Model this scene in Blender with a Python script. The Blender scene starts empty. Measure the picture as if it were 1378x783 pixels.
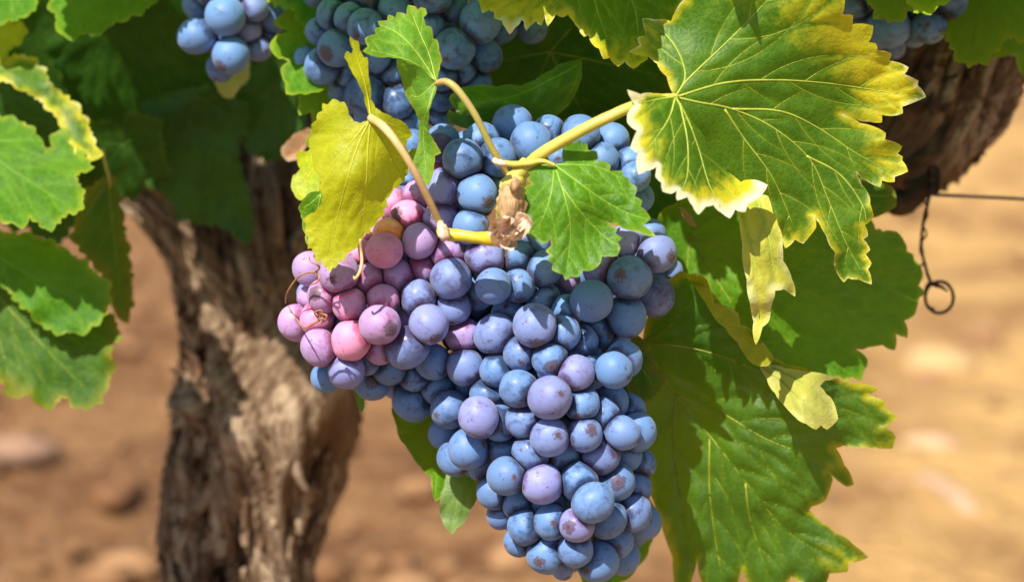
import bpy, math, random
import numpy as np
from mathutils import Vector, Matrix, noise
from mathutils.geometry import delaunay_2d_cdt
R = math.radians
random.seed(7); rng = np.random.default_rng(7)
sc = bpy.context.scene
COL = sc.collection

# ------------------------------------------------------------------ camera
W, H = 1378.0, 783.0
PXM = 0.00034                       # metres per photo pixel one metre from the camera
PITCH = R(14)
CAM = Vector((0.0, -0.97, 0.70))
cd = bpy.data.cameras.new('camera'); cam = bpy.data.objects.new('camera', cd); COL.objects.link(cam)
cam.location = CAM; cam.rotation_euler = (R(90) - PITCH, 0, 0)
cd.sensor_width = 36; cd.lens = 36 / (W * PXM); cd.clip_end = 300; cd.clip_start = 0.05
cd.dof.use_dof = True; cd.dof.focus_distance = 0.972; cd.dof.aperture_fstop = 4.7
cd.dof.aperture_blades = 0
sc.camera = cam
FW = Vector((0, math.cos(PITCH), -math.sin(PITCH)))
UP = Vector((0, math.sin(PITCH), math.cos(PITCH)))
RT = Vector((1, 0, 0))

def P(px, py, d=0.0):
    """world point of a place d millimetres behind the plane one metre away"""
    D = 1 + d / 1000.0
    return CAM + FW * D + RT * ((px - W / 2) * PXM * D) + UP * (-(py - H / 2) * PXM * D)
FWn, UPn, RTn, CAMn = (np.array(v) for v in (FW, UP, RT, CAM))
def PN(xy, d):
    D = 1 + d / 1000.0
    return (CAMn + D[:, None] * FWn + ((xy[:, 0] - W / 2) * PXM * D)[:, None] * RTn
            - ((xy[:, 1] - H / 2) * PXM * D)[:, None] * UPn)

# ------------------------------------------------------------------ light
SUN_TO = Vector((-0.36, -0.56, 0.95)).normalized()
elev = math.asin(SUN_TO.z); azim = math.atan2(SUN_TO.x, SUN_TO.y)
w = bpy.data.worlds.new('World'); sc.world = w; w.use_nodes = True
nt = w.node_tree; bg = nt.nodes['Background']
sky = nt.nodes.new('ShaderNodeTexSky'); sky.sky_type = 'NISHITA'; sky.sun_disc = False
sky.sun_elevation = elev; sky.sun_rotation = azim
nt.links.new(sky.outputs[0], bg.inputs[0]); bg.inputs[1].default_value = 0.085
sl = bpy.data.lights.new('sun', 'SUN'); sl.energy = 4.9; sl.angle = R(0.5); sl.color = (1, 0.95, 0.87)
so = bpy.data.objects.new('sun', sl); COL.objects.link(so)
so.rotation_euler = SUN_TO.to_track_quat('Z', 'Y').to_euler()
sc.view_settings.view_transform = 'Standard'; sc.view_settings.look = 'None'
sc.view_settings.gamma = 1; sc.view_settings.use_curve_mapping = False
sc.view_settings.exposure = 0.70
try:
    sc.cycles.max_bounces = 8; sc.cycles.transmission_bounces = 4; sc.cycles.transparent_max_bounces = 4
except Exception: pass

# ------------------------------------------------------------------ node helpers
class NT:
    def __init__(s, name):
        s.m = bpy.data.materials.new(name); s.m.use_nodes = True
        s.t = s.m.node_tree; s.t.nodes.clear()
    def n(s, typ, **kw):
        o = s.t.nodes.new('ShaderNode' + typ)
        ins = kw.pop('ins', {})
        for k, v in kw.items(): setattr(o, k, v)
        for k, v in ins.items():
            if isinstance(v, bpy.types.NodeSocket): s.t.links.new(v, o.inputs[k])
            else: o.inputs[k].default_value = v
        return o
    def math(s, op, a, b=0.0, c=None, clamp=False):
        o = s.n('Math', operation=op, use_clamp=clamp); i = {0: a, 1: b}
        if c is not None: i[2] = c
        for k, v in i.items():
            if isinstance(v, bpy.types.NodeSocket): s.t.links.new(v, o.inputs[k])
            else: o.inputs[k].default_value = v
        return o.outputs[0]
    def mix(s, f, a, b, blend='MIX'):
        o = s.n('Mix', data_type='RGBA', blend_type=blend)
        for k, v in ((0, f), (6, a), (7, b)):
            if isinstance(v, bpy.types.NodeSocket): s.t.links.new(v, o.inputs[k])
            else: o.inputs[k].default_value = (v if k == 0 else tuple(v) + ((1,) if len(v) == 3 else ()))
        return o.outputs[2]
    def noise(s, vec, scale, detail=4, rough=0.55, dist=0.0):
        o = s.n('TexNoise', ins={'Vector': vec, 'Scale': scale, 'Detail': detail, 'Roughness': rough, 'Distortion': dist})
        return o.outputs[0]
    def ramp(s, v, lo, hi):
        o = s.n('MapRange', interpolation_type='SMOOTHSTEP', ins={'Value': v, 'From Min': lo, 'From Max': hi})
        return o.outputs[0]
    def attr(s, name, out='Fac'):
        return s.n('Attribute', attribute_name=name).outputs[out]
    def bump(s, h, strength, dist, normal=None):
        o = s.n('Bump', ins={'Height': h, 'Strength': strength, 'Distance': dist})
        if normal is not None: s.t.links.new(normal, o.inputs['Normal'])
        return o.outputs[0]
    def out(s, sh):
        o = s.n('OutputMaterial'); s.t.links.new(sh, o.inputs[0]); return s.m

def srgb(r, g, b):
    f = lambda c: ((c / 255) / 12.92) if c <= 10 else (((c / 255) + 0.055) / 1.055) ** 2.4
    return (f(r), f(g), f(b))

# grape skin ------------------------------------------------------------
def grape_material():
    k = NT('grape_skin')
    gp = k.attr('gp', 'Vector'); skin = k.attr('skin', 'Color'); bl = k.attr('bloomc', 'Color')
    seed = k.attr('seed'); amt = k.attr('bloom')
    off = k.n('VectorMath', operation='SCALE', ins={0: (13.1, 7.7, 5.3), 'Scale': seed}).outputs[0]
    v = k.n('VectorMath', operation='ADD', ins={0: gp, 1: off}).outputs[0]
    n1 = k.noise(v, 1.5, 5, 0.6, 0.6)
    n2 = k.noise(v, 7.0, 6, 0.65, 0.3)
    n3 = k.noise(v, 38.0, 3, 0.6)
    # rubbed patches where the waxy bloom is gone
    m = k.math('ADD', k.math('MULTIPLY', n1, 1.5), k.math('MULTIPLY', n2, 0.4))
    m = k.math('SUBTRACT', k.math('ADD', m, amt), k.math('MULTIPLY', k.attr('rub_shade'), 0.42))  # wear where berries touch, also painting an occlusion-like dark border
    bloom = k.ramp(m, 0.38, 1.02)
    bloom = k.math('MULTIPLY', bloom, k.math('ADD', 0.86, k.math('MULTIPLY', n3, 0.22)), clamp=True)
    base = k.mix(bloom, skin, bl)
    # thin dark scratches
    sv = k.n('Mapping', ins={'Vector': v, 'Rotation': (0.5, 0.8, 0.3), 'Scale': (1.0, 7.0, 1.3)}).outputs[0]
    scr = k.ramp(k.noise(sv, 2.2, 4, 0.7), 0.665, 0.70)
    base = k.mix(k.math('MULTIPLY', scr, 0.5), base, (0.085, 0.055, 0.085))
    # brown corky spots
    bs = k.ramp(k.math('ADD', k.noise(v, 2.3, 5, 0.7), k.math('MULTIPLY', n3, 0.08)), 0.67, 0.70)
    base = k.mix(k.math('MULTIPLY', bs, 0.75), base, (0.09, 0.045, 0.05))
    # small pores
    vor = k.n('TexVoronoi', ins={'Vector': v, 'Scale': 5.5}).outputs['Distance']
    pore = k.math('SUBTRACT', 1.0, k.ramp(vor, 0.035, 0.075))
    base = k.mix(k.math('MULTIPLY', pore, 0.6), base, (0.10, 0.07, 0.08))
    # flower scar at the pole
    sep = k.n('SeparateXYZ', ins={0: gp})
    pd = k.math('ADD', k.math('SUBTRACT', 1.0, sep.outputs[2]), k.math('MULTIPLY', k.math('SUBTRACT', n2, 0.5), 0.030))
    hs = k.math('POWER', k.math('FRACT', k.math('MULTIPLY', seed, 7.31)), 3.0)
    ph = k.math('ADD', pd, k.math('MULTIPLY', k.math('SUBTRACT', k.noise(v, 4.5, 6, 0.75), 0.5), 0.34))
    patch = k.math('SUBTRACT', 1.0, k.ramp(k.math('SUBTRACT', ph, k.math('MULTIPLY', hs, 0.12)), -0.02, 0.012))
    patch = k.math('MULTIPLY', patch, k.math('SUBTRACT', 1.0, k.ramp(pd, 0.14, 0.22)))
    base = k.mix(k.math('MULTIPLY', patch, 0.75), base, k.mix(n3, (0.040, 0.024, 0.045), (0.11, 0.055, 0.055)))
    halo = k.math('SUBTRACT', 1.0, k.ramp(pd, 0.012, 0.05))
    dot = k.math('SUBTRACT', 1.0, k.ramp(pd, 0.006, 0.013))
    core = k.math('SUBTRACT', 1.0, k.ramp(pd, 0.0005, 0.003))
    base = k.mix(k.math('MULTIPLY', halo, 0.35), base, (0.14, 0.08, 0.13))
    base = k.mix(k.math('MULTIPLY', dot, 0.85), base, (0.075, 0.038, 0.030))
    base = k.mix(k.math('MULTIPLY', core, 0.6), base, (0.26, 0.17, 0.10))
    rough = k.math('ADD', 0.28, k.math('MULTIPLY', bloom, 0.25))
    h = k.math('ADD', k.math('MULTIPLY', n2, 0.4), k.math('MULTIPLY', dot, -1.5))
    nb = k.bump(h, 0.25, 0.0006)
    b = k.n('BsdfPrincipled', ins={'Base Color': base, 'Roughness': rough, 'Normal': nb,
            'Subsurface Weight': k.math('ADD', 0.10, k.math('MULTIPLY', k.n('SeparateColor', ins={0: skin}).outputs[0], 0.9), clamp=True), 'Subsurface Radius': (1.0, 0.35, 0.45), 'Subsurface Scale': 0.005,
            'Specular IOR Level': 0.34, 'Sheen Weight': 0.14, 'Sheen Roughness': 0.5})
    return k.out(b.outputs[0])
M_GRAPE = grape_material()

def leaf_material(name, green, dark, margin, edge, mw=16, mblot=22, trans=0.4, under=(0.20, 0.27, 0.10),
                  tcol=(0.30, 0.55, 0.03), brown=0.25, mottle=0.5, rough=0.48, patch=0.0, spec=0.32):
    """green blade, margin colour spreading mw pixels in, edge colour on the teeth"""
    k = NT(name)
    uv = k.n('UVMap', uv_map='UVMap').outputs[0]
    ed = k.attr('edge'); ve = k.attr('vein'); yl = k.attr('yel'); cr = k.attr('cream')
    nl = k.noise(uv, 0.9, 4, 0.6); nm = k.noise(uv, 4.0, 5, 0.6); nf = k.noise(uv, 22, 3, 0.6)
    base = k.mix(k.ramp(nl, 0.35, 0.65), dark, green)
    base = k.mix(k.math('MULTIPLY', k.ramp(nm, 0.45, 0.75), mottle), base, tuple(min(1, c * 1.55 + 0.01) for c in green))
    # fine vein net
    wv = k.n('VectorMath', operation='ADD', ins={0: uv, 1: k.n('VectorMath', operation='SCALE', ins={0: k.n('TexNoise', ins={'Vector': uv, 'Scale': 7.0}).outputs[1], 'Scale': 0.16}).outputs[0]}).outputs[0]
    net = k.n('TexVoronoi', feature='DISTANCE_TO_EDGE', ins={'Vector': wv, 'Scale': 6.5}).outputs[0]
    netm = k.math('SUBTRACT', 1.0, k.ramp(net, 0.0, 0.09))
    net2 = k.n('TexVoronoi', feature='DISTANCE_TO_EDGE', ins={'Vector': wv, 'Scale': 20}).outputs[0]
    base = k.mix(k.math('MULTIPLY', netm, 0.30), base, tuple(c * 2.0 + 0.02 for c in green))
    # paler next to veins
    vn = k.math('SUBTRACT', 1.0, k.ramp(ve, 0.5, 5.5))
    base = k.mix(k.math('MULTIPLY', vn, 0.22), base, (green[0] * 2.4 + .02, green[1] * 1.7 + .02, green[2] * 1.2))
    # yellowing margin
    e2 = k.math('ADD', ed, k.math('MULTIPLY', k.math('SUBTRACT', nl, 0.5), -mblot * 4.0))
    e2 = k.math('ADD', e2, k.math('MULTIPLY', k.math('SUBTRACT', nm, 0.5), -mblot * 0.8))
    e2 = k.math('SUBTRACT', e2, k.math('MULTIPLY', vn, -5.0))
    yy = k.math('ADD', yl, k.math('ADD', k.math('MULTIPLY', k.math('SUBTRACT', nl, 0.5), 1.3), k.math('MULTIPLY', k.math('SUBTRACT', nm, 0.5), 1.5)))
    yy = k.math('SUBTRACT', yy, k.math('MULTIPLY', vn, 0.40))
    mm = k.math('SUBTRACT', 1.0, k.ramp(e2, mw * -0.4, mw * 2.0))
    mm = k.math('MAXIMUM', mm, k.math('MULTIPLY', k.ramp(yy, 0.12, 1.25), k.ramp(yl, 0.02, 0.3)))
    base = k.mix(mm, base, k.mix(k.ramp(nm, .35, .65), margin, (margin[0] * .72, margin[1] * .86, margin[2] * .8)))
    e3 = k.math('ADD', ed, k.math('MULTIPLY', k.math('SUBTRACT', nm, 0.5), -9.0))
    e3 = k.math('SUBTRACT', e3, k.math('MULTIPLY', cr, 9.0))
    e3 = k.math('SUBTRACT', e3, k.math('MULTIPLY', cr, 3.0))
    em = k.math('SUBTRACT', 1.0, k.n('MapRange', interpolation_type='SMOOTHSTEP', ins={'Value': e3, 'From Min': k.math('SUBTRACT', -1.5, k.math('MULTIPLY', cr, 9.0)), 'From Max': max(3.0, mw * 0.45)}).outputs[0])
    em = k.math('MULTIPLY', em, k.math('MAXIMUM', k.ramp(k.noise(uv, 3.1, 3, 0.6), 0.44, 0.66), k.math('MINIMUM', k.math('MULTIPLY', cr, 1.5), 1.0)))
    base = k.mix(em, base, edge)
    # rusty specks, stronger near the margin
    sp = k.ramp(k.math('ADD', k.noise(uv, 9.0, 4, 0.7), k.math('MULTIPLY', mm, 0.05)), 0.66, 0.70)
    base = k.mix(k.math('MULTIPLY', sp, brown), base, (0.16, 0.06, 0.02))
    # pale dust
    du = k.ramp(k.noise(uv, 34, 2, 0.5), 0.70, 0.76)
    base = k.mix(k.math('MULTIPLY', du, 0.35), base, (0.45, 0.50, 0.36))
    geo = k.n('NewGeometry')
    fr = k.mix(geo.outputs['Backfacing'], base, k.mix(0.62, base, under))
    tc = k.mix(k.math('MAXIMUM', mm, 0.0), tcol, tuple(min(1, c * 1.15) for c in margin))
    tc = k.mix(k.math('MULTIPLY', netm, 0.25), tc, (tcol[0] * .5, tcol[1] * .5, tcol[2]))
    hh = k.math('ADD', k.math('MULTIPLY', k.ramp(net, 0.0, 0.25), 1.0), k.math('MULTIPLY', net2, 0.6))
    hh = k.math('ADD', hh, k.math('MULTIPLY', nf, 0.5))
    nb = k.bump(hh, 0.30, 0.00030)
    b = k.n('BsdfPrincipled', ins={'Base Color': fr, 'Roughness': k.math('ADD', rough - 0.08, k.math('MULTIPLY', nm, 0.2)),
            'Normal': nb, 'Specular IOR Level': spec})
    t = k.n('BsdfTranslucent', ins={'Color': tc, 'Normal': nb})
    mx = k.n('MixShader', ins={0: trans, 1: b.outputs[0], 2: t.outputs[0]})
    return k.out(mx.outputs[0])

G1 = (0.035, 0.125, 0.012); D1 = (0.018, 0.075, 0.012)
LM = {
 'big':    leaf_material('leaf_yellow_margin', (0.070, 0.155, 0.004), (0.036, 0.112, 0.004), (0.66, 0.55, 0.02), (0.88, 0.80, 0.50), mw=7, mblot=12, trans=0.34, tcol=(0.40, 0.66, 0.01), under=(0.52, 0.52, 0.08), brown=0.55),
 'bright': leaf_material('leaf_bright', (0.075, 0.205, 0.003), (0.042, 0.140, 0.003), (0.18, 0.31, 0.015), (0.42, 0.46, 0.06), mw=4, mblot=5, trans=0.36, tcol=(0.32, 0.60, 0.03), brown=0.15),
 'yellow': leaf_material('leaf_yellow_green', (0.360, 0.450, 0.004), (0.270, 0.380, 0.003), (0.48, 0.46, 0.008), (0.50, 0.50, 0.05), mw=5, mblot=8, trans=0.42, tcol=(0.80, 0.80, 0.01), under=(0.44, 0.43, 0.010), brown=0.3, mottle=0.35),
 'fold':   leaf_material('leaf_fresh', (0.115, 0.270, 0.020), (0.070, 0.200, 0.016), (0.24, 0.34, 0.02), (0.52, 0.50, 0.08), mw=5, mblot=6, trans=0.38, tcol=(0.40, 0.62, 0.03), under=(0.20, 0.33, 0.03), brown=0.2),
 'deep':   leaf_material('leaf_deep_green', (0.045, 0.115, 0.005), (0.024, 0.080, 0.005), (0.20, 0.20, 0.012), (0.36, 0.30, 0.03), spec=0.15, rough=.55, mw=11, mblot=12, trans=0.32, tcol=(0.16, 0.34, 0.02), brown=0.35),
 'low':    leaf_material('leaf_low', (0.048, 0.125, 0.006), (0.024, 0.090, 0.012), (0.46, 0.42, 0.015), (0.62, 0.56, 0.16), mw=7, mblot=10, trans=0.42, tcol=(0.32, 0.52, 0.01), under=(0.66, 0.62, 0.14), brown=0.35),
 'side':   leaf_material('leaf_side', (0.075, 0.205, 0.005), (0.042, 0.145, 0.004), (0.26, 0.36, 0.015), (0.48, 0.48, 0.06), spec=0.2, rough=.55, mw=5, mblot=9, trans=0.40, tcol=(0.26, 0.55, 0.02), brown=0.2),
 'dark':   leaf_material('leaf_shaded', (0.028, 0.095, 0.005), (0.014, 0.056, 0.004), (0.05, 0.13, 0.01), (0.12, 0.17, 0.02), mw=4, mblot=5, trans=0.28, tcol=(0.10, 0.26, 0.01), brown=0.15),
 'pale':   leaf_material('leaf_pale_turning', (0.42, 0.42, 0.09), (0.30, 0.36, 0.06), (0.62, 0.52, 0.12), (0.80, 0.70, 0.36), mw=12, mblot=14, trans=0.38, tcol=(0.60, 0.62, 0.06), under=(0.50, 0.48, 0.16), brown=0.4),
 'dry':    leaf_material('leaf_dry_brown', (0.36, 0.19, 0.09), (0.22, 0.11, 0.05), (0.42, 0.24, 0.12), (0.5, 0.3, 0.16), mw=6, mblot=6, trans=0.25, tcol=(0.4, 0.2, 0.08), under=(.3, .2, .1)),
}
def plain(name, c1, c2, scale=60, rough=0.5, bump=0.3, bd=0.0005, spec=0.4, sss=0.0, stretch=None, trans=0):
    k = NT(name)
    co = k.n('TexCoord').outputs['Object']
    if stretch: co = k.n('Mapping', ins={'Vector': co, 'Scale': stretch}).outputs[0]
    a = k.noise(co, scale, 5, 0.62, 0.4); b2 = k.noise(co, scale * 4.3, 4, 0.6)
    base = k.mix(k.ramp(k.math('ADD', k.math('MULTIPLY', a, 0.75), k.math('MULTIPLY', b2, 0.25)), 0.36, 0.64), c1, c2)
    nb = k.bump(k.math('ADD', a, k.math('MULTIPLY', b2, 0.5)), bump, bd)
    b = k.n('BsdfPrincipled', ins={'Base Color': base, 'Roughness': rough, 'Normal': nb, 'Specular IOR Level': spec,
            'Subsurface Weight': sss, 'Subsurface Radius': (1, .7, .3), 'Subsurface Scale': 0.002})
    return k.out(b.outputs[0])
M_VEIN = {k_: plain('vein_' + k_, c, tuple(x * 0.75 for x in c), 200, 0.5, 0.1, 0.0001) for k_, c in {
 'big': (0.38, 0.46, 0.05), 'bright': (0.24, 0.42, 0.04), 'yellow': (0.46, 0.46, 0.03), 'fold': (0.36, 0.48, 0.07),
 'low': (0.28, 0.31, 0.02), 'deep': (0.26, 0.30, 0.03), 'side': (0.16, 0.33, 0.04), 'dark': (0.045, 0.13, 0.012), 'pale': (0.5, 0.5, 0.2), 'dry': (0.3, 0.16, 0.08)}.items()}
M_STALK = plain('stalk_yellow', (0.62, 0.50, 0.10), (0.46, 0.42, 0.07), 120, 0.42, 0.15, 0.0002, sss=0.15)
M_STALKP = plain('stalk_pinkish', (0.66, 0.44, 0.22), (0.50, 0.36, 0.10), 120, 0.42, 0.15, 0.0002, sss=0.15)
M_STALKG = plain('stalk_olive', (0.36, 0.34, 0.06), (0.38, 0.26, 0.09), 150, 0.5, 0.2, 0.0003, sss=0.1)
M_CANE = plain('cane_yellow', (0.66, 0.52, 0.03), (0.50, 0.44, 0.03), 130, 0.38, 0.15, 0.0002, sss=0.15)
M_WOODY = plain('cane_woody', (0.58, 0.38, 0.19), (0.24, 0.13, 0.06), 200, 0.75, 0.8, 0.0008, spec=0.2, stretch=(3, 3, .5))
M_HUSK = plain('husk', (0.85, 0.70, 0.52), (0.50, 0.31, 0.18), 190, 0.7, 0.6, 0.0007, spec=0.2)
M_RACHIS = plain('rachis', (0.13, 0.17, 0.03), (0.08, 0.07, 0.02), 150, 0.6, 0.4, 0.0004)
M_TENDRIL = plain('tendril', (0.45, 0.22, 0.09), (0.30, 0.13, 0.05), 300, 0.55, 0.3, 0.0002)
M_RUST = plain('rusty_wire', (0.060, 0.026, 0.014), (0.028, 0.014, 0.010), 500, 0.7, 0.6, 0.0004, spec=0.3)
M_STEEL = plain('steel_wire', (0.10, 0.105, 0.10), (0.16, 0.16, 0.15), 300, 0.45, 0.2, 0.0002)

# ------------------------------------------------------------------ object helpers
def mesh_obj(name, V, F, mat, parent=None, origin=None, smooth=True, attrs=None, uv=None):
    V = np.asarray(V, dtype=float)
    if origin is None: origin = Vector((0, 0, 0))
    me = bpy.data.meshes.new(name)
    me.from_pydata((V - np.array(origin)).tolist(), [], [tuple(int(i) for i in f) for f in F])
    if smooth: me.shade_smooth()
    for n_, (typ, arr) in (attrs or {}).items():
        a = me.attributes.new(n_, typ, 'POINT')
        key = {'FLOAT': 'value', 'FLOAT_VECTOR': 'vector', 'FLOAT_COLOR': 'color'}[typ]
        a.data.foreach_set(key, np.asarray(arr, dtype=np.float32).ravel())
    if uv is not None:
        ul = me.uv_layers.new(name='UVMap')
        li = np.zeros(len(me.loops), dtype=np.int32); me.loops.foreach_get('vertex_index', li)
        ul.data.foreach_set('uv', np.asarray(uv)[li].astype(np.float32).ravel())
    me.materials.append(mat); me.update()
    o = bpy.data.objects.new(name, me); COL.objects.link(o)
    if parent is not None: o.parent = parent
    else: o.location = origin
    return o
def tag(o, label=None, cat=None, group=None, kind=None):
    if label: o['label'] = label
    if cat: o['category'] = cat
    if group: o['group'] = group
    if kind: o['kind'] = kind
    return o
def empty(name, loc):
    o = bpy.data.objects.new(name, None); COL.objects.link(o); o.location = loc
    o.empty_display_size = 0.01
    return o

def catmull(pts, n=8):
    p = [np.array(q, float) for q in pts]
    if len(p) < 3:
        return [p[0] + (p[-1] - p[0]) * t for t in np.linspace(0, 1, n + 1)]
    p = [2 * p[0] - p[1]] + p + [2 * p[-1] - p[-2]]; out = []
    for i in range(1, len(p) - 2):
        for t in np.linspace(0, 1, n, endpoint=False):
            a, b, c, d = p[i - 1], p[i], p[i + 1], p[i + 2]
            out.append(0.5 * (2 * b + (c - a) * t + (2 * a - 5 * b + 4 * c - d) * t * t + (3 * b - 3 * c + d - a) * t ** 3))
    out.append(p[-2]); return out

def tube_geo(pts, rad, seg=10, wob=0.0):
    """closed tube through world points with radii"""
    pts = [Vector(p) for p in pts]; V = []; F = []
    t0 = (pts[1] - pts[0]).normalized()
    nrm = t0.orthogonal().normalized()
    for i, p in enumerate(pts):
        t = (pts[min(i + 1, len(pts) - 1)] - pts[max(i - 1, 0)]).normalized()
        nrm = (nrm - t * nrm.dot(t)).normalized(); bn = t.cross(nrm)
        for s in range(seg):
            a = 2 * math.pi * s / seg
            r = rad[i] * (1 + (wob * noise.noise(Vector((p * 400)) + Vector((s * .7, 0, 0))) if wob else 0))
            V.append(p + (nrm * math.cos(a) + bn * math.sin(a)) * r)
    for i in range(len(pts) - 1):
        for s in range(seg):
            a = i * seg + s; b = i * seg + (s + 1) % seg
            F.append((a, b, b + seg, a + seg))
    V.append(pts[0]); V.append(pts[-1]); n0 = len(V) - 2; L = (len(pts) - 1) * seg
    for s in range(seg):
        F.append((n0, (s + 1) % seg, s)); F.append((n0 + 1, L + s, L + (s + 1) % seg))
    return [tuple(v) for v in V], F
def px_tube(spec, n=8, seg=12, wob=0.0):
    """spec: (px, py, depth mm, radius px)"""
    c = catmull(spec, n)
    return tube_geo([P(q[0], q[1], q[2]) for q in c], [max(q[3], 0.15) * PXM for q in c], seg, wob)
def join(gs):
    V = []; F = []
    for v, f in gs:
        o = len(V); V += list(v); F += [tuple(i + o for i in q) for q in f]
    return V, F

# ------------------------------------------------------------------ leaves
def area(p):
    p = np.array(p); x, y = p[:, 0], p[:, 1]
    return 0.5 * np.sum(x * np.roll(y, -1) - np.roll(x, -1) * y)
def bulge_outline(pts, k=0.09):
    pts = [np.array(q, float) for q in pts]; s = 1 if area(pts) > 0 else -1; out = []
    for i, a in enumerate(pts):
        b = pts[(i + 1) % len(pts)]; d = b - a; L = np.hypot(*d)
        nrm = np.array([d[1], -d[0]]) * s / max(L, 1e-6)
        m = max(1, int(L / 4))
        for j in range(m):
            t = j / m
            out.append(a + d * t + nrm * k * min(L, 30) * 4 * t * (1 - t) * (0.6 + 0.4 * math.sin(i * 2.1)))
    return out
def teeth_outline(pts, T=14, A=6, seed=1):
    rr = random.Random(seed)
    c = np.array(catmull(list(pts) + [pts[0]], 10)); s = 1 if area(c) > 0 else -1
    seg = np.hypot(*(np.diff(c, axis=0)).T); cum = np.r_[0, np.cumsum(seg)]; L = cum[-1]
    def at(u):
        u = u % L; return np.array([np.interp(u, cum, c[:, 0]), np.interp(u, cum, c[:, 1])])
    out = []; u = 0
    while u < L - T * 0.5:
        t = T * rr.choice((.55, .8, 1.0, 1.5, 1.8)) * rr.uniform(.85, 1.15); a_ = A * rr.uniform(0.4, 1.3) * t / T
        d = at(u + t) - at(u); n_ = np.array([d[1], -d[0]]) * s / max(np.hypot(*d), 1e-6)
        out.append(at(u)); out.append(at(u + t * 0.6) + n_ * a_)
        u += t
    return bulge_outline(out, 0.12)
def inside(poly, p):
    x, y = p[:, 0], p[:, 1]; c = np.zeros(len(p), bool); n_ = len(poly); j = n_ - 1
    for i in range(n_):
        xi, yi = poly[i]; xj, yj = poly[j]
        if yi != yj:
            c ^= ((yi > y) != (yj > y)) & (x < (xj - xi) * (y - yi) / (yj - yi) + xi)
        j = i
    return c
def seg_dist(p, A, B):
    d = np.full(len(p), 1e9)
    for a, b in zip(A, B):
        ab = b - a; L = max(ab @ ab, 1e-9)
        t = np.clip(((p - a) @ ab) / L, 0, 1)
        q = p - (a + t[:, None] * ab)
        d = np.minimum(d, np.einsum('ij,ij->i', q, q))
    return np.sqrt(d)
def tps(ctrl):
    c = np.array(ctrl, float); X = c[:, :2] / 100; z = c[:, 2]; n_ = len(c)
    U = lambda r2: np.where(r2 > 1e-12, r2 * np.log(np.maximum(r2, 1e-12)), 0)
    K = U(((X[:, None] - X[None]) ** 2).sum(-1)) + np.eye(n_) * 0.02
    Pm = np.c_[np.ones(n_), X]; A = np.block([[K, Pm], [Pm.T, np.zeros((3, 3))]])
    s = np.linalg.lstsq(A, np.r_[z, 0, 0, 0], rcond=None)[0]
    def f(p):
        q = np.asarray(p, float)[:, :2] / 100
        k = U(((q[:, None] - X[None]) ** 2).sum(-1))
        return k @ s[:n_] + s[n_] + q @ s[n_ + 1:]
    return f

def side_veins(main, poly, rr, step=34, ang=42, minlen=14):
    """secondary veins off each main vein"""
    P_ = np.array(poly); out = []
    allm = [np.array(catmull(m, 6)) for m in main]
    for mi, m in enumerate(allm):
        seg = np.hypot(*(np.diff(m, axis=0)).T); cum = np.r_[0, np.cumsum(seg)]; L = cum[-1]
        u = step * rr.uniform(0.7, 1.0); side = rr.choice((-1, 1))
        while u < L * 0.9:
            p = np.array([np.interp(u, cum, m[:, 0]), np.interp(u, cum, m[:, 1])])
            q = np.array([np.interp(u + 3, cum, m[:, 0]), np.interp(u + 3, cum, m[:, 1])])
            d = (q - p) / max(np.hypot(*(q - p)), 1e-6)
            a = R(ang * rr.uniform(0.8, 1.15)) * side
            d2 = np.array([d[0] * math.cos(a) - d[1] * math.sin(a), d[0] * math.sin(a) + d[1] * math.cos(a)])
            pts = [p]; x = p.copy()
            for s in range(40):
                t = R(-1.6) * side
                d2 = np.array([d2[0] * math.cos(t) - d2[1] * math.sin(t), d2[0] * math.sin(t) + d2[1] * math.cos(t)])
                x = x + d2 * 5
                if not inside(P_, x[None])[0]: break
                hit = min(np.min(np.hypot(*(o - x).T)) for k_, o in enumerate(allm) if k_ != mi) if len(allm) > 1 else 99
                if hit < 9 and s > 1: break
                pts.append(x.copy())
            if len(pts) * 5 > minlen: out.append([tuple(q_) for q_ in pts[:-1]] if len(pts) > 3 else [tuple(q_) for q_ in pts])
            side = -side; u += step * rr.uniform(0.4, 0.75)
    return out

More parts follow.
